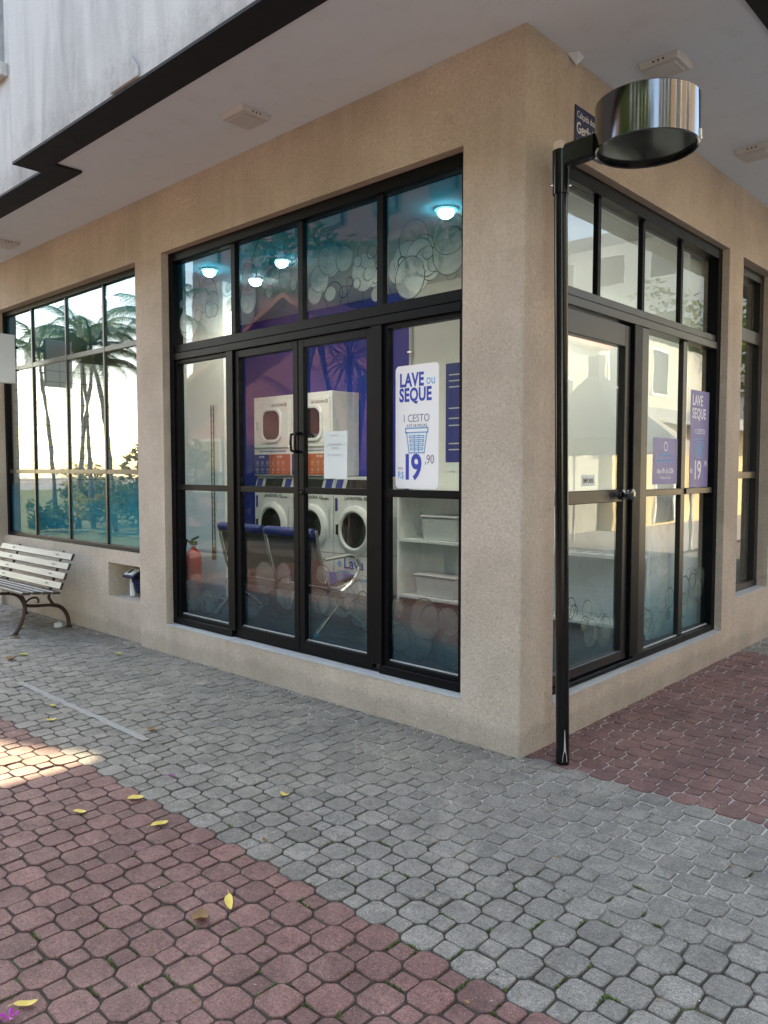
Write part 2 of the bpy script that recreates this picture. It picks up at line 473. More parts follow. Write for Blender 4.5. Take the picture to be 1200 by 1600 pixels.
class MB:
    def __init__(s):
        s.v = []; s.f = []; s.sm = []
    def add(s, vs, fs, smooth=False):
        b = len(s.v)
        s.v += [tuple(x) for x in vs]
        s.f += [tuple(i + b for i in f) for f in fs]
        s.sm += [smooth] * len(fs)
        return s
    def box(s, x0, x1, y0, y1, z0, z1):
        v = [(x0, y0, z0), (x1, y0, z0), (x1, y1, z0), (x0, y1, z0), (x0, y0, z1), (x1, y0, z1), (x1, y1, z1), (x0, y1, z1)]
        f = [(0, 3, 2, 1), (4, 5, 6, 7), (0, 1, 5, 4), (1, 2, 6, 5), (2, 3, 7, 6), (3, 0, 4, 7)]
        return s.add(v, f)
    def obox(s, c, ax, ay, az, hx, hy, hz):
        c = Vector(c); ax = Vector(ax).normalized(); ay = Vector(ay).normalized(); az = Vector(az).normalized()
        v = []
        for k in (-1, 1):
            for (i, j) in ((-1, -1), (1, -1), (1, 1), (-1, 1)):
                v.append(c + ax * hx * i + ay * hy * j + az * hz * k)
        f = [(0, 3, 2, 1), (4, 5, 6, 7), (0, 1, 5, 4), (1, 2, 6, 5), (2, 3, 7, 6), (3, 0, 4, 7)]
        return s.add(v, f)
    def quad(s, a, b, c, d):
        return s.add([a, b, c, d], [(0, 1, 2, 3)])
    def tube(s, pts, rad, n=10, cap=True, smooth=True):
        pts = [Vector(p) for p in pts]
        rads = rad if isinstance(rad, (list, tuple)) else [rad] * len(pts)
        vs = []; fs = []
        prev = None
        for i, p in enumerate(pts):
            if i == 0: t = pts[1] - pts[0]
            elif i == len(pts) - 1: t = pts[-1] - pts[-2]
            else: t = (pts[i + 1] - pts[i]).normalized() + (pts[i] - pts[i - 1]).normalized()
            t.normalize()
            if prev is None:
                a = Vector((0, 0, 1)) if abs(t.z) < 0.9 else Vector((1, 0, 0))
                u = t.cross(a).normalized()
            else:
                u = (prev - t * prev.dot(t)).normalized()
            prev = u
            w = t.cross(u)
            for k in range(n):
                an = 2 * math.pi * k / n
                vs.append(p + (u * math.cos(an) + w * math.sin(an)) * rads[i])
        for i in range(len(pts) - 1):
            for k in range(n):
                a = i * n + k; b = i * n + (k + 1) % n
                fs.append((a, b, b + n, a + n))
        s.add(vs, fs, smooth)
        if cap:
            s.add(vs[:n], [tuple(range(n - 1, -1, -1))])
            s.add(vs[-n:], [tuple(range(n))])
        return s
    def lathe(s, c, axis, prof, n=40, smooth=True, refdir=None):
        """prof: list of (r, h) along axis from c"""
        c = Vector(c); ax = Vector(axis).normalized()
        a = Vector(refdir) if refdir else (Vector((0, 0, 1)) if abs(ax.z) < 0.9 else Vector((1, 0, 0)))
        u = (a - ax * a.dot(ax)).normalized(); w = ax.cross(u)
        vs = []; fs = []
        for r, h in prof:
            for k in range(n):
                an = 2 * math.pi * k / n
                vs.append(c + ax * h + (u * math.cos(an) + w * math.sin(an)) * r)
        for i in range(len(prof) - 1):
            for k in range(n):
                x = i * n + k; y = i * n + (k + 1) % n
                fs.append((x, y, y + n, x + n))
        return s.add(vs, fs, smooth)
    def prism(s, poly, o, r, u, nrm, d0, d1):
        """extrude a 2-D polygon given in (r,u) axes from depth d0 to d1 along nrm"""
        o = Vector(o); r = Vector(r); u = Vector(u); nrm = Vector(nrm)
        n = len(poly)
        a = [o + r * p[0] + u * p[1] + nrm * d0 for p in poly]
        b = [o + r * p[0] + u * p[1] + nrm * d1 for p in poly]
        fs = [tuple(range(n - 1, -1, -1)), tuple(range(n, 2 * n))]
        for i in range(n):
            j = (i + 1) % n
            fs.append((i, j, j + n, i + n))
        return s.add(a + b, fs)
    def ring(s, outer, inner, o, r, u, nrm, d0, d1, smooth=False):
        o = Vector(o); r = Vector(r); u = Vector(u); nrm = Vector(nrm)
        n = len(outer)
        L = []
        for poly, d in ((outer, d0), (outer, d1), (inner, d1), (inner, d0)):
            L += [o + r * p[0] + u * p[1] + nrm * d for p in poly]
        fs = []
        for q in range(4):
            for i in range(n):
                j = (i + 1) % n
                a = q * n; b = ((q + 1) % 4) * n
                fs.append((a + i, a + j, b + j, b + i))
        return s.add(L, fs, smooth)
    def build(s, name, mat, parent=None, origin=(0, 0, 0), bevel=0.0, recalc=True, angle=40):
        off = WL[parent] if parent is not None else Vector(origin)
        me = bpy.data.meshes.new(name)
        me.from_pydata([(x - off.x, y - off.y, z - off.z) for x, y, z in s.v], [], s.f)
        me.polygons.foreach_set('use_smooth', s.sm)
        if recalc or bevel:
            bm = bmesh.new(); bm.from_mesh(me)
            if bevel:
                es = [e for e in bm.edges if len(e.link_faces) == 2 and e.calc_face_angle(0) > 0.6]
                bmesh.ops.bevel(bm, geom=es, offset=bevel, segments=1, affect='EDGES', clamp_overlap=True)
            if recalc:
                bmesh.ops.recalc_face_normals(bm, faces=bm.faces)
            bm.to_mesh(me); bm.free()
        if any(s.sm):
            me.set_sharp_from_angle(angle=R(angle))
        me.update()
        return link_mesh(name, me, mat, parent, origin)

def box(name, mat, b, parent=None, origin=(0, 0, 0), bevel=0.0):
    return MB().box(*b).build(name, mat, parent, origin, bevel)

def circle(r, n=32, cx=0, cy=0):
    return [(cx + r * math.cos(2 * math.pi * k / n), cy + r * math.sin(2 * math.pi * k / n)) for k in range(n)]

def rrect(x0, x1, y0, y1, r, seg=6):
    P = []
    for cx, cy, a0 in ((x1 - r, y1 - r, 0), (x0 + r, y1 - r, 90), (x0 + r, y0 + r, 180), (x1 - r, y0 + r, 270)):
        for k in range(seg + 1):
            a = R(a0 + 90 * k / seg)
            P.append((cx + r * math.cos(a), cy + r * math.sin(a)))
    return P

XF = ((1, 0, 0), (0, 0, 1), (0, -1, 0))      # axes for things facing -y (street front)
YF = ((0, 1, 0), (0, 0, 1), (1, 0, 0))       # axes for things facing +x (side street)

def text(body, o, axes, size, mat, parent, align='LEFT', bold=0.0, sx=1.0, name='lettering'):
    cu = bpy.data.curves.new(name, 'FONT')
    cu.body = body
    cu.size = size
    cu.align_x = align
    cu.offset = bold * size
    cu.extrude = 0.0004
    cu.space_character = 1.0 + 1.6 * bold
    cu.resolution_u = 3
    t = bpy.data.objects.new(name, cu)
    C.objects.link(t)
    dg = bpy.context.evaluated_depsgraph_get()
    me = bpy.data.meshes.new_from_object(t.evaluated_get(dg))
    bpy.data.objects.remove(t)
    bpy.data.curves.remove(cu)
    off = WL[parent]
    o = Vector(o); r, u, nn = (Vector(a) for a in axes)
    for v in me.vertices:
        v.co = o + r * (v.co.x * sx) + u * v.co.y + nn * v.co.z - off
    me.materials.clear()
    me.name = name
    return link_mesh(name, me, mat, parent)

# ================================================================== THE SETTING
def plane(name, x0, x1, y0, y1, z, mat):
    o = MB().quad((x0, y0, z), (x1, y0, z), (x1, y1, z), (x0, y1, z)).build(name, mat, recalc=False)
    return tag(o, kind='structure')

M['earth'] = simple('pale_dry_earth', (0.20, 0.19, 0.18), 0.95, 0, 0.2, 0.3, 0.6, 0.5, 20)
def make_grass():
    m, nt, out = new_mat('lawn_grass')
    n = N(nt)
    p = n.pos()
    c = n.mix(n.noise(p, 0.7, 5), (0.06, 0.085, 0.02), (0.13, 0.15, 0.04))
    c = n.mix(0.5, c, n.noise(p, 60, 4, 0.8), 'OVERLAY')
    n.link(n.bsdf(c, 0.9, 0, 0.2, n.bump(n.noise(p, 90, 3), 0.8, 0.03)), out.inputs['Surface'])
    return m
M['grass'] = make_grass()
plane('ground', -150, 150, -150, 150, -0.12, 'earth')
plane('lawn', -60, -12, -40, -3.6, -0.06, 'grass')
plane('plaza', -12, 3.6, -30, -5.2, -0.06, simple('shade_painted_ground', (0.10, 0.098, 0.095), 0.9, 0, 0.3, 0.15, 2, 0.4, 60))  # plaza's dark colour stands in for shade on this ground
plane('road', 3.6, 30, -20, 60, -0.06, simple('worn_concrete_road', (0.33, 0.32, 0.31), 0.9, 0, 0.3, 0.2, 2, 0.5, 60))

# ---- paving
P = 0.1048
OX, OY = 0.74, -1.667
HA, HB = 0.0648, 0.0400         # half-width of octagon and of square cell
JT = 0.0042                      # half joint

def paver_mesh(name, kind, seed):
    rnd = random.Random(seed)
    if kind == 'oct':
        a, b = HA - JT, HB - JT * 0.35
        q = 0.006
        d_ = (a - b) * 0.22
        pts = []
        for sx_, sy_ in ((1, 1), (-1, 1), (-1, -1), (1, -1)):
            c_ = [(a, b - q), (a - d_ * .6, b + d_), (b + d_, a - d_ * .6), (b - q, a)]
            if sx_ * sy_ < 0: c_ = c_[::-1]
            pts += [(x * sx_, y * sy_) for x, y in c_]
    else:
        a = HB - JT
        c = 0.010
        pts = []
        for sx_, sy_ in ((1, 1), (-1, 1), (-1, -1), (1, -1)):
            c_ = [(a, a - c), (a - c * .28, a - c * .28), (a - c, a)]
            if sx_ * sy_ < 0: c_ = c_[::-1]
            pts += [(x * sx_, y * sy_) for x, y in c_]
    pts = [(x + rnd.uniform(-.0017, .0017), y + rnd.uniform(-.0017, .0017)) for x, y in pts]
    vs = []
    for sc, z in ((1.0, -0.03), (1.0, -0.0050), (0.978, -0.0012), (0.935, 0.0)):
        for x, y in pts:
            vs.append((x * sc, y * sc, z + (rnd.uniform(-.0008, .0008) if z > -0.03 else 0)))
    fs = []
    n_ = len(pts)
    for q in range(3):
        for i in range(n_):
            j = (i + 1) % n_
            fs.append((q * n_ + i, q * n_ + j, q * n_ + n_ + j, q * n_ + n_ + i))
    fs.append(tuple(range(3 * n_, 4 * n_)))
    return vs, fs

PV = {k: [paver_mesh(k, k, s) for s in range(7)] for k in ('oct', 'sq')}

# camera projection for ranking the pavers by how large they show
fw = Vector((-math.sin(R(YAW)) * math.cos(R(PITCH)), math.cos(R(YAW)) * math.cos(R(PITCH)), math.sin(R(PITCH))))
rt = Vector((math.cos(R(YAW)), math.sin(R(YAW)), 0))
upv = rt.cross(fw)
def show(x, y):
    d = Vector((x, y, 0)) - CAM
    z = d.dot(fw)
    if z < 0.2: return 0
    px = 600 + FPX * d.dot(rt) / z
    py = 800 - FPX * d.dot(upv) / z
    if px < -40 or px > 1240 or py < 0 or py > 1640: return 0
    return 1.55 / d.length ** 3

def in_building(x, y):
    return x < -0.02 and y > (0.07 if x < -3.92 else 0.02)

def paving(name, test, mat, bounds, label_z=-0.0060):
    x0, x1, y0, y1 = bounds
    cells = {'oct': [], 'sq': []}
    for i in range(int((x0 - OX) / P) - 1, int((x1 - OX) / P) + 2):
        for j in range(int((y0 - OY) / P) - 1, int((y1 - OY) / P) + 2):
            x, y = OX + i * P, OY + j * P
            if test(x, y) and not in_building(x, y):
                cells['oct' if (i + j) % 2 == 0 else 'sq'].append((x, y))
    bed = MB()
    for (a, b, c, d) in BEDS[name]:
        bed.quad((a, c, label_z), (b, c, label_z), (b, d, label_z), (a, d, label_z))
    root = tag(bed.build(name, 'bed', recalc=False), kind='structure')
    rnd = random.Random(hash(name) % 1000 if False else len(name))
    for kind, pname in (('oct', 'octagonal_paver'), ('sq', 'square_paver')):
        meshes = []
        for vs, fs in PV[kind]:
            me = bpy.data.meshes.new(pname)
            me.from_pydata(vs, [], fs)
            me.materials.append(M[mat])
            meshes.append(me)
        cs = sorted(cells[kind], key=lambda c: -show(*c))
        near, far = cs[:300], cs[300:]
        def pose():
            return (rnd.uniform(-.003, .003) - (.0010 if rnd.random() < .08 else 0), rnd.gauss(0, .010), rnd.gauss(0, .010), rnd.gauss(0, .018) + rnd.choice((0, 1, 2, 3)) * math.pi / 2)
        for x, y in near:
            dz, ax, ay, az = pose()
            o = bpy.data.objects.new(pname, rnd.choice(meshes))
            o.location = (x, y, dz); o.rotation_euler = (ax, ay, az)
            o.parent = root
            C.objects.link(o)
        if far:
            V = []; F = []
            for x, y in far:
                dz, ax, ay, az = pose()
                vs, fs = rnd.choice(PV[kind])
                b = len(V); ca, sa = math.cos(az), math.sin(az)
                for (vx, vy, vz) in vs:
                    V.append((x + vx * ca - vy * sa, y + vx * sa + vy * ca, vz + dz + vy * ax - vx * ay))
                F += [tuple(q + b for q in f) for f in fs]
            me = bpy.data.meshes.new(pname + 's')
            me.from_pydata(V, [], F)
            o = link_mesh('distant_' + pname + 's', me, mat, root)
            o['kind'] = 'stuff'
    return root

YG = OY + P * 0.5            # border between the red and the grey field
YR = OY + P * 16.5           # border towards the side street
YF2 = OY + P * 48.5
BEDS = {'grey_paving': [(-9.5, 5, YG, 0.2), (-9.5, -0.1, 0.2, 0.21), (-0.1, 3.6, YF2, 9)],
        'red_paving': [(-9.5, 5, -5.2, YG)],
        'red_paving_side_street': [(-0.1, 3.6, YR, YF2)]}
BEDS['grey_paving'][0] = (-9.5, 5, YG, YR if YR > 0 else 0.0)
BEDS['grey_paving'][1] = (-9.5, -0.1, max(YR, 0.0), max(YR, 0.0) + 0.1)
paving('grey_paving', lambda x, y: (YG < y < YR) or (x > 0 and y > YF2), 'paver_grey', (-9.4, 3.6, -1.7, 9))
paving('red_paving', lambda x, y: y < YG, 'paver_red', (-7.5, 4.9, -5.1, -1.5))
paving('red_paving_side_street', lambda x, y: x > 0 and YR < y < YF2, 'paver_red', (-0.05, 3.5, -0.1, 3.6))

# ================================================================== THE SHOP BUILDING
ZS = 3.82
bld = thing('corner_shop_building', (-3, 3, 0), 'beige stucco corner laundry shop with black framed glass fronts and white upper storey', 'building')

XL, XR = -3.49, -0.40      # main window opening
ZT, ZB = 3.32, 0.255
X2L, X2R = -7.0, -3.906    # second window
Z2B = 0.80
YA, YB = 0.325, 2.946      # side window with door
YC, YD = 3.26, 4.08        # third window
ZTR, ZBR = 3.29, 0.245
XE = -7.35                 # left end of the building

w = MB()
w.prism([(XR, 0), (-0.018, 0), (-0.007, 0.002), (-0.002, 0.007), (0, 0.018), (0, YA), (XR, YA)], (0, 0, 0), (1, 0, 0), (0, 1, 0), (0, 0, 1), 0, ZS)
w.box(X2R, XL, 0, 0.2, 0, ZT)
w.box(XE, XR, 0, 0.2, ZT, ZS)
w.box(XL, XR, 0.0, 0.2, 0, ZB - 0.012)
w.box(XE, X2L, 0, 0.2, 0, ZT)
# recessed spandrel below the second window, with the meter niche
ys = 0.045
w.box(X2L, -4.56, ys, 0.2, 0, Z2B)
w.box(-4.56, -3.945, ys, 0.2, 0, 0.37)
w.box(-4.56, -3.945, ys, 0.2, 0.685, Z2B)
w.box(-3.945, X2R, ys, 0.2, 0, Z2B)
w.build('front_wall', 'stucco', bld)
w = MB()
w.box(-4.60, -3.90, 0.36, 0.40, 0.33, 0.72)
w.box(-4.60, -4.56, 0.2, 0.36, 0.33, 0.72)
w.box(-3.945, -3.90, 0.2, 0.36, 0.33, 0.72)
w.box(-4.56, -3.945, 0.2, 0.36, 0.685, 0.72)
w.box(-4.56, -3.945, 0.2, 0.36, 0.33, 0.37)
w.build('meter_niche', 'stucco', bld)
w = MB()
w.box(-0.2, 0, YB, YC, 0, ZTR)
w.box(-0.2, 0, YA, 12, ZTR, ZS)
w.box(-0.2, 0, YA, YB, 0, ZBR - 0.012)
w.box(-0.2, 0, YC, YD, 0, 0.47)
w.box(-0.2, 0, YD, 12, 0, ZTR)
w.build('side_wall', 'stucco', bld)

# soffit and upper storey
YU, YU2, XU, XS = -1.06, -0.848, 1.105, -3.76
TH = 0.218
w = MB()
w.prism([(XE, YU2 + TH), (XS + TH, YU2 + TH), (XS + TH, YU + TH), (XU - TH, YU + TH), (XU - TH, 12), (XE, 12)],
        (0, 0, 0), (1, 0, 0), (0, 1, 0), (0, 0, 1), ZS, ZS + 0.15)
w.build('soffit', 'soffit', bld)
w = MB()
zb0, zb1 = ZS - 0.022, ZS - 0.004
w.prism([(XE, YU2), (XS, YU2), (XS, YU), (XU, YU), (XU, 12), (XU - TH, 12), (XU - TH, YU + TH), (XS + TH, YU + TH), (XS + TH, YU2 + TH), (XE, YU2 + TH)],
        (0, 0, 0), (1, 0, 0), (0, 1, 0), (0, 0, 1), zb0, zb1)
w.build('black_soffit_band', 'black_band', bld)
w = MB()
ZR = 6.8
def ring_wall(poly_out, poly_in, z0, z1):
    w.prism(poly_out + poly_in[::-1], (0, 0, 0), (1, 0, 0), (0, 1, 0), (0, 0, 1), z0, z1)
w.box(XS, XU, YU, YU + TH, zb1, ZR)
w.box(XU - TH, XU, YU + TH, 12, zb1, ZR)
w.box(XS, XS + TH, YU + TH, YU2 + TH, zb1, ZR)
# left bay with a window high up
w.box(XE, XS, YU2, YU2 + TH, zb1, 4.78)
w.box(-4.38, XS, YU2, YU2 + TH, 4.78, ZR)
w.box(XE, -6.3, YU2, YU2 + TH, 4.78, ZR)
w.box(-6.3, -4.38, YU2, YU2 + TH, 6.1, ZR)
w.build('upper_wall', 'plaster', bld)
box('upper_window_sill', 'plaster', (-6.36, -4.33, YU2 - 0.05, YU2 - 0.002, 4.70, 4.80), bld)
uw = box('upper_window', 'alu', (-6.3, -4.38, YU2 + 0.12, YU2 + 0.16, 4.785, 6.095), bld)
# round plaster repair next to the black band
w = MB()
ppoly = [(-2.10 + 0.16 * math.cos(a) * (1 + .06 * math.sin(5 * a)), ZS + 0.0 + 0.16 * math.sin(a) * (1 + .05 * math.cos(7 * a))) for a in [math.pi * k / 18 for k in range(19)]]
w.prism(ppoly, (0, 0, 0), (1, 0, 0), (0, 0, 1), (0, -1, 0), -YU + 0.001, -YU + 0.014)
w.build('plaster_patch', 'plaster', bld, bevel=0.004)
w = MB()
w.box(XE, XE + 0.15, 0.0005, 12, 0, ZR)
w.box(XE + 0.15, XU - TH, 11.85, 12, 0, ZR)
w.box(XE + 0.15, XU - TH, YU2 + TH, 11.85, ZR - 0.2, ZR)
w.build('end_wall', 'shell', bld)
# chipped plaster crumb under the soffit
MB().add([(0.0, .40, ZS), (0.0, .50, ZS - .012), (0.05, .50, ZS - .002), (0.06, .42, ZS - .002), (0.02, .47, ZS - .045)],
         [(0, 1, 4), (1, 2, 4), (2, 3, 4), (3, 0, 4)]).build('plaster_chip', 'soffit', bld)

# ---- interior shell
ZF = 0.22
box('interior_floor', 'floor_in', (XE + 0.15, -0.2, 0.2, 2.95, ZF - 0.1, ZF), bld)
box('interior_ceiling', 'white_paint', (XE + 0.15, -0.2, 0.2, 2.95, 3.42, 3.52), bld)
BWY = 2.72
box('blue_back_wall', 'blue_wall', (XE + 0.15, -3.10, BWY, 2.95, ZF, 3.42), bld)
box('white_back_wall', 'white_paint', (-3.10, -0.2, BWY - 0.06, 2.95, ZF, 3.42), bld)
box('partition_wall', 'white_paint', (-5.35, -4.27, 1.16, 1.30, ZF, 3.42), bld)
w = MB()
w.box(XE + 0.15, XR, 0.2, 0.215, ZT + 0.05, 3.42)
w.build('interior_lining', 'white_paint', bld)
wt = box('tiled_end_wall', 'grout', (XE + 0.15, XE + 0.19, 0.2, BWY, ZF, 3.42), bld)
tm = bpy.data.meshes.new('wall_tile')
tb = MB().box(0, 0.008, -0.145, 0.145, -0.062, 0.062)
tm.from_pydata(tb.v, [], tb.f); tm.materials.append(M['tile'])
for i in range(6):
    for j in range(20):
        o = bpy.data.objects.new('wall_tile', tm)
        o.parent = wt
        o.location = Vector((XE + 0.19, 0.36 + i * 0.3, ZF + 0.08 + j * 0.132)) - WL[wt]
        C.objects.link(o)
# back room behind the third window
w = MB()
w.box(-2.4, -0.2, 2.96, 6.0, ZF - 0.1, ZF)
w.box(-2.4, -0.2, 2.96, 6.0, 3.42, 3.5)
w.box(-2.5, -2.4, 2.96, 6.0, ZF, 3.42)
w.box(-2.4, -0.2, 6.0, 6.1, ZF, 3.42)
w.build('neighbour_room', 'white_paint', bld)

# ---- windows
def pane(parent, axis, a0, a1, z0, z1, d, th=0.006, mat='glass'):
    """glass pane; axis 'x' runs along the street front, 'y' along the side street"""
    if axis == 'x':
        return box('glass_pane', mat, (a0, a1, d, d + th, z0, z1), parent)
    return box('glass_pane', mat, (-d - th, -d, a0, a1, z0, z1), parent)

def bar(mb, axis, a0, a1, z0, z1, d0, d1):
    if axis == 'x':
        mb.box(a0, a1, d0, d1, z0, z1)
    else:
        mb.box(-d1, -d0, a0, a1, z0, z1)

# main shop window
FD0, FD1, GD = 0.065, 0.165, 0.115
win = MB()
FWD = 0.06
win.box(XL, XL + FWD, FD0, FD1, ZB, ZT)
win.box(XR - FWD, XR, FD0, FD1, ZB, ZT)
win.box(XL + FWD, XR - FWD, FD0, FD1, ZT - 0.075, ZT)
win.box(XL + FWD, -2.66, FD0, FD1, ZB, ZB + 0.055)
win.box(-1.10, XR - FWD, FD0, FD1, ZB, ZB + 0.055)
win.box(-2.66, -1.10, FD0 + 0.02, FD1, ZB, ZB + 0.02)
mw = win.build('shop_window_frame', 'alu', bld, bevel=0.003)
tr = MB()
tr.box(XL + FWD, XR - FWD, FD0 - 0.004, FD1, 2.445, 2.50)
tr.box(XL + FWD, XR - FWD, FD0 + 0.010, FD1, 2.505, 2.57)
tr.build('transom', 'alu', mw, bevel=0.003)
MV = (-2.63, -1.86, -1.11)
for x in MV:
    box('mullion', 'alu', (x - 0.026, x + 0.026, FD0 + 0.020, FD1 - 0.035, 2.57, ZT - 0.075), mw, bevel=0.003)
box('mullion', 'alu', (-2.70, -2.615, FD0 - 0.004, FD1, ZB + 0.055, 2.445), mw, bevel=0.003)
box('mullion', 'alu', (-1.165, -1.075, FD0 - 0.004, FD1, ZB + 0.055, 2.445), mw, bevel=0.003)
ed = [XL + FWD] + [x for m_ in MV for x in (m_ - 0.026, m_ + 0.026)] + [XR - FWD]
for k in range(4):
    pane(mw, 'x', ed[2 * k], ed[2 * k + 1], 2.57, ZT - 0.075, GD)
for (a, b) in ((XL + FWD, -2.70), (-1.075, XR - FWD)):
    box('glazing_bar', 'alu', (a, b, FD0 + 0.012, FD1 - 0.03, 1.378, 1.425), mw, bevel=0.003)
    s = MB()
    s.box(a, a + 0.035, FD0 + 0.015, FD1 - 0.03, ZB + 0.055, 2.445)
    s.box(b - 0.022, b, FD0 + 0.015, FD1 - 0.03, ZB + 0.055, 2.445)
    s.box(a + 0.035, b - 0.022, FD0 + 0.015, FD1 - 0.03, ZB + 0.055, ZB + 0.085)
    s.box(a + 0.035, b - 0.022, FD0 + 0.015, FD1 - 0.03, 2.415, 2.445)
    s.build('sash', 'alu', mw, bevel=0.002)
    pane(mw, 'x', a + 0.035, b - 0.022, ZB + 0.085, 1.378, GD)
    pane(mw, 'x', a + 0.035, b - 0.022, 1.425, 2.415, GD)
    # pale sealing strip at the foot of the glass
    box('sealing_strip', 'caulk', (a + 0.036, b - 0.023, GD - 0.012, GD - 0.002, ZB + 0.0855, ZB + 0.0925), mw)
# light-coloured mortar sill
sill = MB()
for k in range(24):
    xa = XL + (XR - XL) * k / 24; xb = XL + (XR - XL) * (k + 1) / 24
    sill.box(xa, xb, -0.002 - random.uniform(0, .004), FD1, ZB - 0.0121, ZB - 0.001 + random.uniform(-.003, 0.0005))
sill.build('window_sill', 'caulk', bld)

# double entrance doors
def door_leaf(x0, x1, handle_side):
    d = MB()
    z0, z1 = ZB + 0.022, 2.44
    y0, y1 = FD0 + 0.012, FD1 - 0.045
    st = 0.052
    d.box(x0, x0 + st, y0, y1, z0, z1)
    d.box(x1 - st, x1, y0, y1, z0, z1)
    d.box(x0 + st, x1 - st, y0, y1, z1 - 0.055, z1)
    d.box(x0 + st, x1 - st, y0, y1, z0, z0 + 0.075)
    d.box(x0 + st, x1 - st, y0 + 0.004, y1, 1.380, 1.425)
    leaf = d.build('glass_door', 'alu', bld, bevel=0.003)
    pane(leaf, 'x', x0 + st, x1 - st, z0 + 0.075, 1.38, GD - 0.005)
    pane(leaf, 'x', x0 + st, x1 - st, 1.425, z1 - 0.055, GD - 0.005)
    box('sealing_strip', 'caulk', (x0 + st + .001, x1 - st - .001, GD - 0.016, GD - 0.007, z0 + 0.0755, z0 + 0.0815), leaf)
    return leaf
lf = door_leaf(-2.612, -1.884, 1)
rf = door_leaf(-1.876, -1.168, -1)
MB().tube([(-1.858, FD0 + 0.012, 1.80), (-1.858, FD0 - 0.035, 1.79), (-1.858, FD0 - 0.04, 1.735), (-1.858, FD0 - 0.035, 1.68), (-1.858, FD0 + 0.012, 1.67)], 0.009, 10).build('pull_handle', 'alu', rf)
MB().tube([(-1.902, FD0 + 0.012, 1.80), (-1.902, FD0 - 0.035, 1.79), (-1.902, FD0 - 0.04, 1.735), (-1.902, FD0 - 0.035, 1.68), (-1.902, FD0 + 0.012, 1.67)], 0.009, 10).build('pull_handle', 'alu', lf)
MB().lathe((-1.855, FD0 + 0.012, 1.39), (0, -1, 0), [(0.0, 0.016), (0.012, 0.016), (0.014, 0.010), (0.018, 0.004), (0.018, 0.0)], 20).build('lock_cylinder', 'chrome', rf)

# second window: three rows, four columns
w2 = MB()
G2 = 0.13
A2, B2 = 0.09, 0.16
w2.box(X2L, X2L + 0.05, A2, B2, Z2B, ZT)
w2.box(X2R - 0.02, X2R, A2, B2, Z2B, ZT)
w2.box(X2L + 0.05, X2R - 0.02, A2, B2, ZT - 0.055, ZT)
w2.box(X2L + 0.05, X2R - 0.02, A2, B2, Z2B, Z2B + 0.04)
w2f = w2.build('grid_window_frame', 'alu', bld, bevel=0.003)
V2 = (-4.68, -5.46, -6.265)
for x in V2:
    box('mullion', 'alu_bronze', (x - 0.015, x + 0.015, A2 + 0.012, B2 - 0.035, Z2B + 0.04, ZT - 0.055), w2f, bevel=0.003)
cols = [(X2L + 0.05, V2[2] - 0.015), (V2[2] + 0.015, V2[1] - 0.015), (V2[1] + 0.015, V2[0] - 0.015), (V2[0] + 0.015, X2R - 0.02)]
rows = [(Z2B + 0.04, 1.505), (1.55, 2.648), (2.695, ZT - 0.055)]
for a, b in cols:
    for z0, z1 in ((1.505, 1.55), (2.648, 2.695)):
        box('glazing_bar', 'alu_bronze', (a, b, A2 + 0.014, B2 - 0.036, z0, z1), w2f, bevel=0.002)
    for z0, z1 in rows:
        pane(w2f, 'x', a, b, z0, z1, G2 - 0.01, mat='glass_reflective')

# side street window with door
sw = MB()
sw.box(-0.17, -0.055, YA, YA + 0.06, ZBR, ZTR)
sw.box(-0.14, -0.055, YB - 0.075, YB, ZBR, ZTR)
sw.box(-0.17, -0.055, YA + 0.06, YB - 0.075, ZTR - 0.085, ZTR)
sw.box(-0.17, -0.055, 1.45, YB - 0.075, ZBR, ZBR + 0.05)
sw.box(-0.17, -0.055, YA + 0.06, 1.45, ZBR, ZBR + 0.03)
swf = sw.build('side_window_frame', 'alu', bld, bevel=0.003)
w = MB()
w.box(-0.17, -0.055, YA + 0.06, YB - 0.075, 2.50, 2.555)
w.box(-0.17, -0.068, YA + 0.06, YB - 0.075, 2.56, 2.61)
w.build('transom', 'alu_bronze', swf, bevel=0.003)
SV = (0.96, 1.58, 2.22)
for y in SV:
    box('mullion', 'alu', (-0.118, -0.082, y - 0.02, y + 0.02, 2.61, ZTR - 0.085), swf, bevel=0.003)
ed = [YA + 0.06] + [q for s_ in SV for q in (s_ - 0.02, s_ + 0.02)] + [YB - 0.075]
for k in range(4):
    pane(swf, 'y', ed[2 * k], ed[2 * k + 1], 2.61, ZTR - 0.085, 0.10)
box('mullion', 'alu', (-0.17, -0.05, 1.40, 1.52, ZBR + 0.05, 2.50), swf, bevel=0.004)
box('mullion', 'alu_bronze', (-0.16, -0.062, 1.52, 1.64, ZBR + 0.05, 2.50), swf, bevel=0.004)
box('mullion', 'alu_bronze', (-0.118, -0.080, 2.27, 2.345, ZBR + 0.05, 2.50), swf, bevel=0.003)
for a, b in ((1.64, 2.27), (2.345, YB - 0.075)):
    box('glazing_bar', 'alu_bronze', (-0.15, -0.068, a, b, 1.362, 1.408), swf, bevel=0.003)
    pane(swf, 'y', a, b, ZBR + 0.05, 1.362, 0.10)
    pane(swf, 'y', a, b, 1.408, 2.50, 0.10)
    box('sealing_strip', 'caulk', (-0.098, -0.088, a + .001, b - .001, ZBR + 0.0505, ZBR + 0.058), swf)
d = MB()
dy0, dy1, dz0, dz1 = 0.395, 1.392, ZBR + 0.04, 2.485
d.box(-0.135, -0.075, dy0, dy0 + 0.06, dz0, dz1)
d.box(-0.135, -0.075, dy1 - 0.075, dy1, dz0, dz1)
d.box(-0.135, -0.075, dy0 + 0.06, dy1 - 0.075, dz1 - 0.14, dz1)
d.box(-0.135, -0.075, dy0 + 0.06, dy1 - 0.075, dz0, dz0 + 0.065)
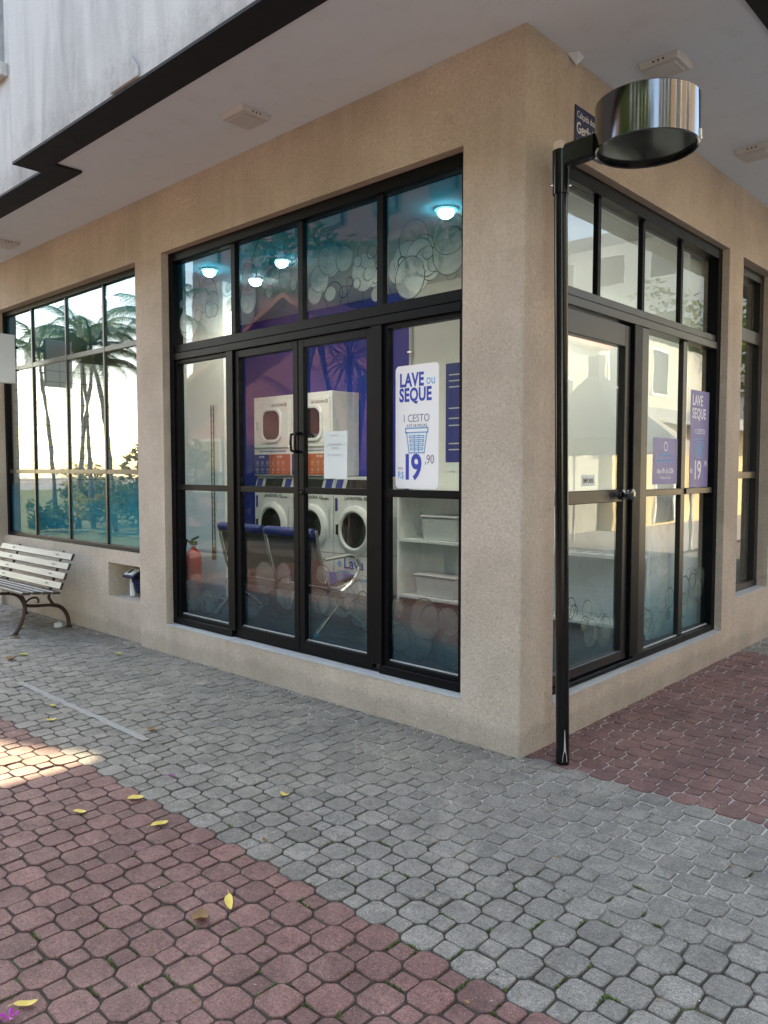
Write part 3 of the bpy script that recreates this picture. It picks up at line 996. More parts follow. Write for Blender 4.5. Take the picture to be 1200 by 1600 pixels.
d.box(-0.135, -0.079, dy0 + 0.06, dy1 - 0.075, 1.338, 1.418)
sd = d.build('side_door', 'alu_bronze', bld, bevel=0.004)
pane(sd, 'y', dy0 + 0.06, dy1 - 0.075, dz0 + 0.065, 1.338, 0.10)
pane(sd, 'y', dy0 + 0.06, dy1 - 0.075, 1.418, dz1 - 0.14, 0.10)
MB().lathe((-0.075, 1.30, 1.385), (1, 0, 0), [(0.0, 0.085), (0.022, 0.085), (0.036, 0.078), (0.042, 0.062), (0.036, 0.044), (0.016, 0.036), (0.015, 0.018), (0.034, 0.012), (0.036, 0.0)], 28).build('door_knob', 'chrome', sd)
sl = MB()
for k in range(16):
    ya = YA + (YB - YA) * k / 16; yb = YA + (YB - YA) * (k + 1) / 16
    sl.box(-0.17, 0.002 + random.uniform(0, .004), ya, yb, ZBR - 0.0121, ZBR - 0.001 + random.uniform(-.003, 0.0005))
sl.build('window_sill', 'caulk', bld)

# third window
tw = MB()
tw.box(-0.17, -0.09, YC, YC + 0.05, 0.48, ZTR)
tw.box(-0.17, -0.09, YD - 0.09, YD, 0.48, ZTR)
tw.box(-0.17, -0.09, YC + 0.05, YD - 0.09, ZTR - 0.08, ZTR)
tw.box(-0.17, -0.09, YC + 0.05, YD - 0.09, 0.48, 0.54)
twf = tw.build('narrow_window_frame', 'alu_bronze', bld, bevel=0.003)
box('glazing_bar', 'alu_bronze', (-0.16, -0.095, YC + 0.05, YD - 0.09, 1.47, 1.53), twf, bevel=0.003)
box('transom', 'alu_bronze', (-0.16, -0.092, YC + 0.05, YD - 0.09, 2.66, 2.77), twf, bevel=0.003)
for z0, z1 in ((0.54, 1.47), (1.53, 2.66), (2.77, ZTR - 0.08)):
    pane(twf, 'y', YC + 0.05, YD - 0.09, z0, z1, 0.12)
box('window_sill', 'caulk', (-0.2, -0.001, YC, YD, 0.4701, 0.479), bld)

# ---- tint film with printed bubbles on the inner face of the glass
def film(parent, axis, a0, a1, z0, z1, d, mat):
    if axis == 'x':
        o = MB().quad((a0, d, z0), (a1, d, z0), (a1, d, z1), (a0, d, z1)).build('window_film', mat, parent, recalc=False)
    else:
        o = MB().quad((-d, a0, z0), (-d, a1, z0), (-d, a1, z1), (-d, a0, z1)).build('window_film', mat, parent, recalc=False)
    return o

def bubbles(parent, axis, a0, a1, zc, spread, rmin, rmax, count, d, seed, zlo, zhi):
    rnd = random.Random(seed)
    disc, line = MB(), MB()
    for k in range(count):
        a = rnd.uniform(a0, a1)
        r = rmin + (rmax - rmin) * rnd.random() ** 1.5
        z = zc(a) + rnd.uniform(-spread, spread)
        z = min(max(z, zlo + r), zhi - r)
        a = min(max(a, a0 + r), a1 - r)
        dd = d + 0.0009 * (k % 9) * 0.5
        sq = rnd.uniform(0.92, 1.12)
        n = 30
        o, rr, uu, nn = ((0, dd, 0), (1, 0, 0), (0, 0, 1), (0, -1, 0)) if axis == 'x' else ((-dd, 0, 0), (0, 1, 0), (0, 0, 1), (1, 0, 0))
        co = [(a + r * math.cos(2 * math.pi * q / n), z + r * sq * math.sin(2 * math.pi * q / n)) for q in range(n)]
        wd = rnd.uniform(0.003, 0.0075)
        ex, ez = rnd.uniform(-.5, .5) * wd, rnd.uniform(-.5, .5) * wd
        ci = [(a + ex + (r - wd) * math.cos(2 * math.pi * q / n), z + ez + (r - wd) * sq * math.sin(2 * math.pi * q / n)) for q in range(n)]
        O = Vector(o)
        toV = lambda p, e=0: O + Vector(rr) * p[0] + Vector(uu) * p[1] + Vector(nn) * e
        if rnd.random() < 0.8:
            disc.add([toV(p) for p in co], [tuple(range(n))])
        line.add([toV(p, .0002) for p in co] + [toV(p, .0002) for p in ci], [(q, (q + 1) % n, n + (q + 1) % n, n + q) for q in range(n)])
    disc.build('bubble_print', 'bubble' if zhi > 2 else 'bubble_thin', parent, recalc=False)
    line.build('bubble_outline_print', 'bubble_line', parent, recalc=False)

FIL = GD + 0.008
film(mw, 'x', XL + FWD, XR - FWD, 2.575, ZT - 0.08, FIL, 'film')
for a, b in ((XL + FWD + .035, -2.70), (-1.075, XR - FWD - .022)):
    film(mw, 'x', a, b, ZB + 0.09, 1.37, FIL, 'film')
film(lf, 'x', -2.56, -1.937, ZB + 0.10, 1.375, FIL, 'film')
film(rf, 'x', -1.823, -1.221, ZB + 0.10, 1.375, FIL, 'film')
upz = lambda x: 2.87 + 0.09 * math.sin(2.1 * x + 0.4) + 0.05 * math.sin(5.3 * x)
for k in range(4):
    e = [XL + FWD] + [x for m_ in MV for x in (m_ - 0.026, m_ + 0.026)] + [XR - FWD]
    bubbles(mw, 'x', e[2 * k] + .005, e[2 * k + 1] - .005, upz, 0.15, 0.035, 0.135, 24, FIL + 0.002, 20 + k, 2.59, 3.22)
lowz = lambda x: 0.62 + 0.12 * math.sin(2.3 * x - 0.5)
for q, (par, a, b) in enumerate(((mw, XL + FWD + .035, -2.70), (lf, -2.56, -1.937), (rf, -1.823, -1.221), (mw, -1.075, XR - FWD - .022))):
    bubbles(par, 'x', a + .005, b - .005, lowz, 0.15, 0.03, 0.13, 17, FIL + 0.002, 40 + q, ZB + 0.11, 1.3)
film(w2f, 'x', X2L + .05, X2R - .02, 2.70, ZT - 0.06, G2, 'film_wide')
film(w2f, 'x', X2L + .05, X2R - .02, Z2B + .045, 1.50, G2, 'film_wide')
for k, (a, b) in enumerate(cols):
    bubbles(w2f, 'x', a + .005, b - .005, lambda x: 3.0 + .06 * math.sin(3 * x), 0.12, 0.04, 0.12, 14, G2 + 0.002, 60 + k, 2.72, 3.24)
    bubbles(w2f, 'x', a + .005, b - .005, lambda x: 1.2 + .08 * math.sin(2.4 * x), 0.14, 0.05, 0.13, 14, G2 + 0.002, 70 + k, 0.9, 1.48)
film(sd, 'y', dy0 + .065, dy1 - .08, dz0 + .07, 1.33, 0.108, 'film_side')
bubbles(sd, 'y', dy0 + .07, dy1 - .085, lambda y: 0.60 + .06 * math.sin(4 * y), 0.10, 0.03, 0.10, 13, 0.110, 81, dz0 + .075, 1.2)
for k, (a, b) in enumerate(((1.645, 2.265), (2.35, YB - .08))):
    film(swf, 'y', a, b, ZBR + .055, 1.357, 0.108, 'film_side')
    bubbles(swf, 'y', a + .004, b - .004, lambda y: 0.50 + .22 * max(0, y - 1.9), 0.10, 0.03, 0.11, 12, 0.110, 83 + k, ZBR + .06, 1.2)

# ================================================================== FITTINGS ON THE SOFFIT
def soffit_light(x, y, lx, ly, label, turn):
    t = thing('soffit_light', (x, y, ZS), label, 'light', 'square lights under the soffit')
    w = MB()
    zt, zb = ZS - 0.001, ZS - 0.036
    w.add([(x - lx, y - ly, zt), (x + lx, y - ly, zt), (x + lx, y + ly, zt), (x - lx, y + ly, zt),
           (x - lx * .94, y - ly * .94, zb), (x + lx * .94, y - ly * .94, zb), (x + lx * .94, y + ly * .94, zb), (x - lx * .94, y + ly * .94, zb)],
          [(0, 1, 5, 4), (1, 2, 6, 5), (2, 3, 7, 6), (3, 0, 4, 7), (4, 5, 6, 7), (0, 1, 2, 3)])
    w.build('housing', 'light_plastic', t, bevel=0.004)
    box('diffuser', 'grey_plastic', (x - lx * .72, x + lx * .72, y - ly * .72, y + ly * .72, zb - 0.006, zb - 0.0005), t, bevel=0.003)
    for k in (-1, 0, 1):
        if turn:
            MB().lathe((x + lx * .97 + .0008, y + k * 0.028, ZS - 0.019), (1, 0, 0), [(0.0, 0.001), (0.006, 0.001), (0.006, 0)], 12).build('vent_hole', 'rubber', t)
        else:
            MB().lathe((x + k * 0.028, y - ly * .97 - .0008, ZS - 0.019), (0, -1, 0), [(0.0, 0.001), (0.006, 0.001), (0.006, 0)], 12).build('vent_hole', 'rubber', t)
soffit_light(-1.885, -0.345, 0.115, 0.115, 'square white light on the soffit above the main shop window', True)
soffit_light(0.35, 0.87, 0.115, 0.10, 'square white light on the soffit just behind the chrome drum lamp', False)
soffit_light(0.335, 2.47, 0.115, 0.115, 'square white light on the soffit at the right edge, over the side street', False)
soffit_light(-5.92, -0.29, 0.115, 0.115, 'square white light on the soffit at the far left, over the bench', True)

# ================================================================== STREET LAMP AND PLATE
lamp = thing('street_lamp', (0.2, 0.1, 0), 'black lamp post with a big chrome drum shade at the shop corner', 'street lamp')
base, top = Vector((0.2, 0.1, 0)), Vector((0.163, 0.066, 3.2))
axis = (top - base).normalized()
at = lambda z: base + axis * (z / axis.z)
MB().tube([at(-0.02), at(1.0), at(2.0), at(2.98)], 0.0345, 24).build('post', 'pole_black', lamp)
MB().lathe(at(0), axis, [(0.0345, 2.94), (0.041, 2.94), (0.0415, 2.945), (0.0415, 3.155), (0.0, 3.155)], 28).build('sleeve', 'pole_black', lamp)
MB().lathe(at(0), axis, [(0.0, 3.200), (0.030, 3.200), (0.037, 3.192), (0.0375, 3.158), (0.0, 3.158)], 28).build('end_cap', 'ivory', lamp)
for s_ in (-1, 1):
    q = at(2.985)
    dvec = rt
    MB().lathe(q + dvec * s_ * 0.040, dvec * s_, [(0.008, 0), (0.008, 0.012), (0.0, 0.014)], 8).build('clamp_bolt', 'chrome_tube', lamp)
DC, DR, DZ, DH = Vector((0.552, 0.205, 0)), 0.243, 3.095, 0.225
a0 = at(3.085); a0 = Vector((a0.x, a0.y, 3.118))
dirv = Vector((DC.x - a0.x, DC.y - a0.y, 0)).normalized()
a1 = Vector((DC.x, DC.y, DZ + 0.062)) - dirv * (DR - 0.015)
am = (a0 + a1) / 2
arm = MB().obox(am, (a1 - a0), Vector((-dirv.y, dirv.x, 0)), (0, 0, 1), (a1 - a0).length / 2 - 0.01, 0.036, 0.055)
arm.build('arm', 'pole_black', lamp, bevel=0.012)
dr = MB()
dr.lathe((DC.x, DC.y, DZ), (0, 0, 1), [(DR - 0.012, 0.004), (DR - 0.004, 0.0), (DR, 0.004), (DR, DH - 0.006), (DR - 0.006, DH), (0, DH)], 72)
sh = dr.build('drum_shade', 'chrome', lamp, angle=25)
MB().lathe((DC.x, DC.y, DZ), (0, 0, 1), [(DR - 0.012, 0.004), (DR - 0.013, 0.055), (DR - 0.02, 0.056), (DR - 0.02, 0.03)], 72).build('inner_rim', 'pole_black', lamp)
MB().lathe((DC.x, DC.y, DZ), (0, 0, 1), [(DR - 0.013, 0.022), (0.0, 0.022)], 72).build('bottom_glass', 'lamp_glass', lamp)
ca = R(12)
cl = Vector((DC.x + DR * math.cos(ca), DC.y + DR * math.sin(ca), DZ + 0.025))
MB().obox(cl, (math.cos(ca), math.sin(ca), 0), (-math.sin(ca), math.cos(ca), 0), (0, 0, 1), 0.010, 0.012, 0.022).build('latch', 'chrome_tube', lamp, bevel=0.003)
# bare metal patch where paint has flaked near the foot
fl = at(0.12)
fd = (CAM - fl); fd.z = 0; fd.normalize(); fs = Vector((-fd.y, fd.x, 0))
pf = MB()
for (zz0, hw) in ((0.02, .012), (0.05, .010), (0.08, 0.005), (0.15, 0.003), (0.19, 0.001)):
    pass
pp = [(0.02, .013), (0.05, .012), (0.08, 0.006), (0.14, 0.003), (0.19, 0.0012)]
vs = []
for zz, hw in pp:
    c_ = at(zz)
    for sg in (-1, 1):
        an = sg * hw / 0.035 + 0.35
        vs.append(c_ + (fd * math.cos(an) + fs * math.sin(an)) * 0.0351)
pf.add(vs, [(2 * i, 2 * i + 1, 2 * i + 3, 2 * i + 2) for i in range(len(pp) - 1)])
pf.build('flaked_paint', 'caulk', lamp)

plate = thing('street_name_plate', (0, 0.64, 3.45), 'dark blue street name plate with white lettering high on the side wall', 'sign')
box('plate', 'plate_blue', (0.002, 0.007, 0.487, 0.80, 3.335, 3.578), plate, bevel=0.001)
text('Calçada dos', (0.0078, 0.505, 3.515), YF, 0.052, 'ink_white', plate, sx=0.82)
text('Gerânios', (0.0078, 0.500, 3.43), YF, 0.088, 'ink_white', plate, bold=0.012, sx=0.78)
text('20 a 80', (0.0078, 0.505, 3.36), YF, 0.055, 'ink_white', plate, sx=0.82)

# blade sign at the far left
bs = thing('projecting_sign', (-6.33, 0, 2.46), 'blank white box sign projecting from the wall at the far left', 'sign')
box('sign_box', 'white_paint', (-6.40, -6.33, -0.34, -0.045, 2.465, 2.98), bs, bevel=0.004)
box('bracket', 'alu', (-6.375, -6.355, -0.045, 0.0, 2.6, 2.62), bs)
box('bracket', 'alu', (-6.375, -6.355, -0.045, 0.0, 2.84, 2.86), bs)

# ================================================================== BENCH
bench = thing('park_bench', (-5.7, -0.3, 0), 'wooden slatted park bench with red-brown iron legs against the wall', 'bench')
bx0, bx1 = -6.56, -4.88
slats = []
for k in range(4):      # backrest
    y = -0.235 + 0.037 * k; z = 0.455 + 0.088 * k
    slats.append(((bx0 + bx1) / 2, y - 0.018, z, R(67), 0.033))
for k in range(4):      # seat
    y = -0.58 + 0.092 * k; z = 0.428 - 0.010 * k + (0.0 if k else -0.006)
    slats.append(((bx0 + bx1) / 2, y, z, R(-5), 0.037))
for (x, y, z, tilt, hw) in slats:
    ay = Vector((0, math.cos(tilt), math.sin(tilt))); az = Vector((0, -math.sin(tilt), math.cos(tilt)))
    s = MB().obox((x, y, z), (1, 0, 0), ay, az, (bx1 - bx0) / 2, hw, 0.0125).build('slat', 'slat', bench, bevel=0.004)
    for lx in (-6.22, -5.19):
        for e in (-0.018, 0.018):
            MB().lathe(Vector((lx + e, y, z)) + az * 0.0125, az, [(0.0, 0.004), (0.006, 0.003), (0.008, 0.0)], 8).build('bolt', 'iron', s)
def bez(p0, p1, p2, p3, n=9):
    return [p0 * (1 - t) ** 3 + p1 * 3 * t * (1 - t) ** 2 + p2 * 3 * t * t * (1 - t) + p3 * t ** 3 for t in [i / n for i in range(n + 1)]]
for lx in (-5.19, -6.22):
    V3 = lambda y, z: Vector((lx, y, z))
    L = MB()
    # front leg, S-curved
    L.tube(bez(V3(-0.565, 0.008), V3(-0.50, 0.10), V3(-0.455, 0.22), V3(-0.475, 0.30)) + bez(V3(-0.475, 0.30), V3(-0.49, 0.36), V3(-0.53, 0.40), V3(-0.60, 0.402))[1:], [0.019] * 5 + [0.017] * 5 + [0.014] * 9, 8)
    # rear leg
    L.tube(bez(V3(-0.055, 0.010), V3(-0.045, 0.12), V3(-0.10, 0.22), V3(-0.20, 0.235)) + bez(V3(-0.20, 0.235), V3(-0.30, 0.25), V3(-0.40, 0.24), V3(-0.475, 0.27))[1:], [0.020] * 10 + [0.015] * 9, 8)
    # upright behind the backrest and seat rail
    L.tube([V3(-0.20, 0.235), V3(-0.245, 0.31), V3(-0.232, 0.385), V3(-0.205, 0.46), V3(-0.135, 0.63), V3(-0.085, 0.755)], [0.016, 0.016, 0.015, 0.014, 0.012, 0.010], 8)
    L.tube([V3(-0.60, 0.402), V3(-0.42, 0.396), V3(-0.232, 0.385)], 0.013, 8)
    L.tube(bez(V3(-0.47, 0.29), V3(-0.40, 0.36), V3(-0.32, 0.33), V3(-0.35, 0.275)), 0.010, 8)
    # feet
    L.lathe(V3(-0.575, 0.0), (0, 0, 1), [(0.034, 0), (0.034, 0.008), (0.022, 0.020), (0.0, 0.024)], 12)
    L.lathe(V3(-0.055, 0.0), (0, 0, 1), [(0.036, 0), (0.036, 0.008), (0.024, 0.020), (0.0, 0.024)], 12)
    L.build('iron_leg', 'iron', bench)

# ================================================================== WATER METER IN THE NICHE
wm = thing('water_meter', (-4.25, 0.17, 0.37), 'blue water meter with white label in the small wall niche', 'meter')
MB().lathe((-4.22, 0.20, 0.43), (0.1, -0.25, 1), [(0.0, 0.0), (0.06, 0.0), (0.068, 0.02), (0.068, 0.10), (0.075, 0.105), (0.075, 0.14), (0.0, 0.14)], 24).build('body', 'meter_blue', wm)
MB().obox((-4.26, 0.13, 0.595), (1, 0.1, 0), (0, 1, 0.55), (0, -0.55, 1), 0.085, 0.06, 0.012).build('lid', 'meter_blue', wm, bevel=0.003)
MB().obox((-4.262, 0.122, 0.611), (1, 0.1, 0), (0, 1, 0.55), (0, -0.55, 1), 0.062, 0.045, 0.004).build('label_plate', 'paper', wm)
MB().obox((-4.285, 0.12, 0.616), (1, 0.1, 0), (0, 1, 0.55), (0, -0.55, 1), 0.02, 0.03, 0.001).build('display', 'rubber', wm)
MB().tube([(-4.345, 0.17, 0.375), (-4.345, 0.17, 0.44), (-4.345, 0.17, 0.54)], [0.024, 0.026, 0.022], 14).build('inlet_pipe', 'paper', wm)
MB().tube([(-4.09, 0.19, 0.37), (-4.09, 0.16, 0.45), (-4.05, 0.14, 0.52), (-4.0, 0.16, 0.54)], [0.02, 0.022, 0.022, 0.03], 12).build('outlet_pipe', 'brass', wm)
MB().lathe((-4.075, 0.135, 0.47), (0.3, -1, 0.1), [(0.0, 0.03), (0.022, 0.03), (0.026, 0.015), (0.024, 0.0)], 14).build('valve', 'cyan', wm)
MB().lathe((-4.02, 0.14, 0.545), (0.3, -1, 0.1), [(0.0, 0.03), (0.02, 0.03), (0.028, 0.015), (0.026, 0.0)], 14).build('cap', 'paper', wm)

# ================================================================== SIGNS AND NOTICES ON THE GLASS
ps = thing('price_sign', (-0.825, 0.10, 1.43), 'tall white price sign reading LAVE ou SEQUE on the right-hand pane', 'sign')
w = MB().prism(rrect(-0.998, -0.655, 1.432, 2.182, 0.028), (0, 0, 0), (1, 0, 0), (0, 0, 1), (0, -1, 0), -GD + 0.001, -GD + 0.005)
w.build('board', 'sign_white', ps)
ty = GD - 0.0058
pt = lambda x, z: (x, ty, z)
text('LAVE', pt(-0.964, 2.055), XF, 0.112, 'ink_blue', ps, bold=0.034, sx=0.74)
text('ou', pt(-0.752, 2.058), XF, 0.085, 'ink_sky', ps, sx=0.80)
text('SEQUE', pt(-0.966, 1.965), XF, 0.112, 'ink_blue', ps, bold=0.034, sx=0.74)
text('1', pt(-0.940, 1.838), XF, 0.066, 'ink_grey', ps, sx=0.86)
text('CESTO', pt(-0.811, 1.838), XF, 0.066, 'ink_grey', ps, 'CENTER', sx=0.86)
text('ATÉ 28 PEÇAS', pt(-0.826, 1.806), XF, 0.026, 'ink_grey', ps, 'CENTER', bold=0.006)
text('1', pt(-0.945, 1.492), XF, 0.215, 'ink_blue', ps, bold=0.026, sx=0.82)
text('9', pt(-0.872, 1.492), XF, 0.215, 'ink_blue', ps, bold=0.026, sx=0.82)
text(',90', pt(-0.762, 1.585), XF, 0.075, 'ink_grey', ps, bold=0.006, sx=0.80)
text('R$', pt(-0.978, 1.494), XF, 0.062, 'ink_sky', ps, bold=0.01, sx=0.70)
text('POR', pt(-0.978, 1.548), XF, 0.022, 'ink_grey', ps)
# laundry basket pictogram
def pictogram(parent, cx, cz, s, axes, dep, mat):
    o = Vector((0, 0, 0)); r, u, nn = axes
    w = MB()
    def ln(p, q, t=0.006):
        p = Vector((p[0], p[1])); q = Vector((q[0], q[1])); dd = (q - p).normalized(); e = Vector((-dd.y, dd.x)) * t * 0.5
        dd = dd * t * 0.5
        quad = [p - dd - e, q + dd - e, q + dd + e, p - dd + e]
        w.add([Vector(r) * (v.x * s + cx) + Vector(u) * (v.y * s + cz) + Vector(nn) * dep for v in quad], [(0, 1, 2, 3)])
    for z_ in (0.085, 0.055):
        ln((-.1, z_), (.1, z_), .009)
    ln((-.1, .055), (-.1, .085), .009); ln((.1, .055), (.1, .085), .009)
    ln((-.092, .055), (-.068, -.085), .009); ln((.092, .055), (.068, -.085), .009); ln((-.068, -.085), (.068, -.085), .009)
    for i in range(4):
        z_ = 0.032 - i * 0.028
        ln((-.066 + i * .004, z_), (.066 - i * .004, z_), .007)
        ln((-.066 + i * .004, z_ - .013), (.066 - i * .004, z_ - .013), .007)
        ln((-.066 + i * .004, z_), (-.066 + i * .004, z_ - .013), .007)
        ln((.066 - i * .004, z_), (.066 - i * .004, z_ - .013), .007)
    ln((-.022, .04), (-.018, -.08), .006); ln((.022, .04), (.018, -.08), .006)
    w.build('basket_pictogram', mat, parent, recalc=False)
pictogram(ps, -0.826, 1.725, 0.88, XF, -ty, 'ink_sky')

nt_ = thing('paper_notice', (-1.535, 0.09, 1.49), 'blank-looking white paper notice taped to the right-hand door', 'notice')
nv = MB()
nxs = [-1.648 + 0.225 * i / 8 for i in range(9)]
gr = []
for j in range(9):
    for i, x in enumerate(nxs):
        z = 1.488 + 0.316 * j / 8
        gr.append((x + 0.002 * math.sin(j), GD - 0.0085 - 0.004 * abs(math.sin(i * 0.55 + 0.4)) * (1 - j / 9) - 0.002 * math.sin(j * 0.9), z))
fsx = [(j * 9 + i, j * 9 + i + 1, (j + 1) * 9 + i + 1, (j + 1) * 9 + i) for j in range(8) for i in range(8)]
nv.add(gr, fsx, True)
nv.build('sheet', 'paper', nt_, recalc=False)
w = MB()
for (z, x0, x1, h) in ((1.775, -1.58, -1.505, .006), (1.715, -1.61, -1.47, .008), (1.69, -1.57, -1.50, .008), (1.645, -1.61, -1.47, .005)):
    w.quad((x0, GD - 0.0155, z), (x1, GD - 0.0155, z), (x1, GD - 0.0155, z + h), (x0, GD - 0.0155, z + h))
w.build('print', 'grey_plastic', nt_, recalc=False)

GX = -0.0985   # on the side street glass
hp = thing('opening_hours_poster', (GX, 2.03, 1.44), 'small square violet-blue opening hours poster in the side window', 'poster')
box('sheet', 'washed_purple_print', (GX - 0.001, GX, 1.815, 2.24, 1.442, 1.775), hp)
hx = GX + 0.0004
w = MB().ring(circle(0.034, 24), circle(0.027, 24), (hx, 2.03, 1.715), (0, 1, 0), (0, 0, 1), (1, 0, 0), 0, 0.0003)
w.build('clock_symbol', 'ink_white', hp)
text('HORÁRIO DE', (hx, 2.03, 1.642), YF, 0.038, 'ink_sky', hp, 'CENTER')
text('FUNCIONAMENTO', (hx, 2.03, 1.598), YF, 0.038, 'ink_sky', hp, 'CENTER')
text('das 8h às 23h', (hx, 2.03, 1.522), YF, 0.052, 'ink_white', hp, 'CENTER', bold=0.012)
text('Todos os dias', (hx, 2.03, 1.480), YF, 0.034, 'ink_white', hp, 'CENTER')
sp_ = thing('blue_price_poster', (GX, 2.66, 1.39), 'tall violet-blue price poster beside the opening hours poster', 'poster')
box('sheet', 'washed_purple_print', (GX - 0.001, GX, 2.475, 2.845, 1.41, 2.16), sp_)
text('LAVE', (hx, 2.505, 2.045), YF, 0.112, 'ink_white', sp_, bold=0.02, sx=0.80)
text('SEQUE', (hx, 2.505, 1.945), YF, 0.112, 'ink_white', sp_, bold=0.02, sx=0.80)
text('1 CESTO', (hx, 2.66, 1.825), YF, 0.056, 'ink_white', sp_, 'CENTER')
pictogram(sp_, 2.66, 1.715, 0.85, YF, hx, 'ink_sky')
text('1', (hx, 2.545, 1.475), YF, 0.205, 'ink_white', sp_, bold=0.012, sx=0.85)
text('9', (hx, 2.62, 1.475), YF, 0.205, 'ink_white', sp_, bold=0.012, sx=0.85)
text(',90', (hx, 2.755, 1.575), YF, 0.06, 'ink_white', sp_, sx=0.85)
text('R$', (hx, 2.485, 1.52), YF, 0.05, 'ink_white', sp_, sx=0.75)
em = thing('push_sticker', (GX, 0.89, 1.45), 'tiny white sticker reading EMPURRE on the side door glass', 'sticker')
box('sheet', 'paper', (GX - 0.001, GX, 0.805, 0.972, 1.447, 1.515), em)
text('EMPURRE', (hx, 0.889, 1.466), YF, 0.040, 'ink_black', em, 'CENTER', bold=0.012, sx=0.78)

# ================================================================== INSIDE THE LAUNDRY
WFY = 2.30
def washer(x0, label, lava=False):
    x1 = x0 + 0.684
    t = thing('washing_machine', ((x0 + x1) / 2, WFY + 0.2, ZF), label, 'washing machine', 'washing machines in a row')
    g = 0.004
    body = MB().box(x0 + g, x1 - g, WFY, BWY - 0.01, ZF + 0.42, 1.30)
    body.build('body', 'white_appliance', t, bevel=0.008)
    MB().box(x0 + g, x1 - g, WFY + 0.004, BWY - 0.01, ZF, ZF + 0.414).build('plinth', 'white_appliance', t, bevel=0.006)
    con = MB()
    con.add([(x0 + g, WFY - 0.005, 1.306), (x1 - g, WFY - 0.005, 1.306), (x1 - g, WFY + 0.05, 1.47), (x0 + g, WFY + 0.05, 1.47),
             (x0 + g, BWY - 0.01, 1.306), (x1 - g, BWY - 0.01, 1.306), (x1 - g, BWY - 0.01, 1.47), (x0 + g, BWY - 0.01, 1.47)],
            [(0, 1, 2, 3), (4, 7, 6, 5), (0, 3, 7, 4), (1, 5, 6, 2), (3, 2, 6, 7), (0, 4, 5, 1)])
    cn = con.build('control_panel', 'grey_plastic', t, bevel=0.006)
    slope = Vector((0, 0.055, 0.164)).normalized(); nrm = Vector((0, -0.164, 0.055)).normalized()
    oc = Vector((0, WFY - 0.005, 1.306))
    for (a, b, m_) in ((0.03, 0.13, 'navy'), (0.19, 0.50, 'rubber'), (0.55, 0.655, 'navy')):
        MB().prism([(x0 + a, 0.03), (x0 + b, 0.03), (x0 + b, 0.14), (x0 + a, 0.14)], oc, (1, 0, 0), slope, nrm, 0.0, 0.004).build('panel_inset', m_, cn)
    cx, cz = (x0 + x1) / 2, 0.905
    dring = MB().lathe((cx, WFY, cz), (0, -1, 0), [(0.262, 0.0), (0.258, 0.025), (0.235, 0.042), (0.205, 0.048), (0.19, 0.038), (0.185, 0.015)], 48)
    dr_ = dring.build('porthole_door', 'white_appliance', t)
    MB().lathe((cx, WFY, cz), (0, -1, 0), [(0.186, 0.020), (0.178, 0.030), (0.168, 0.026), (0.14, 0.012), (0.08, 0.002), (0.0, 0.0012)], 40).build('porthole_glass', 'dark_glass', dr_)
    MB().obox((cx - 0.232, WFY - 0.045, cz), (1, 0, 0), (0, 1, 0), (0, 0, 1), 0.016, 0.012, 0.055).build('door_handle', 'rubber', dr_, bevel=0.004)
    MB().box(x0 + 0.035, x0 + 0.07, WFY - 0.004, WFY - 0.0005, 1.10, 1.24).build('soap_drawer', 'navy', t)
    text('LAVADORA', (cx - 0.03, WFY - 0.003, 1.225), XF, 0.05, 'ink_black', t, 'CENTER', bold=0.01)
    text('60 MIN', (x1 - 0.12, WFY - 0.003, 1.215), XF, 0.036, 'ink_black', t, 'CENTER', bold=0.012)
    MB().ring(circle(0.02, 16), circle(0.012, 16), (cx + 0.15, WFY - 0.003, 1.243), (1, 0, 0), (0, 0, 1), (0, -1, 0), 0, 0.001).build('round_mark', 'ink_black', t)
    MB().box(x1 - 0.06, x1 - 0.04, WFY - 0.006, WFY - 0.0005, 0.80, 1.12).build('trim_strip', 'grey_plastic', t)
    if True:
        MB().prism(circle(0.035, 20, x0 + 0.10, 0.53), (0, WFY, 0), (1, 0, 0), (0, 0, 1), (0, -1, 0), 0.001, 0.002).build('logo_drop', 'ink_sky', t)
        text('Lava', (x0 + 0.16, WFY - 0.002, 0.49), XF, 0.17, 'ink_blue', t, bold=0.008)
        wv = MB()
        pts = [(x0 + 0.06 + 0.56 * i / 20, 0.40 + 0.035 * math.sin(i / 20 * 6.0 + 0.4)) for i in range(21)]
        for i in range(20):
            wv.add([(pts[i][0], WFY - 0.0015, pts[i][1]), (pts[i + 1][0], WFY - 0.0015, pts[i + 1][1]), (pts[i + 1][0], WFY - 0.0015, pts[i + 1][1] + .03), (pts[i][0], WFY - 0.0015, pts[i][1] + .03)], [(0, 1, 2, 3)])
        wv.build('logo_wave', 'ink_sky', t, recalc=False)
    return t
WX = -5.27
washer(WX, 'front loading washing machine farthest left of the three in the shop')
washer(WX + 0.69, 'front loading washing machine in the middle of the three')
washer(WX + 1.38, 'front loading washing machine at the right end with no dryer above')

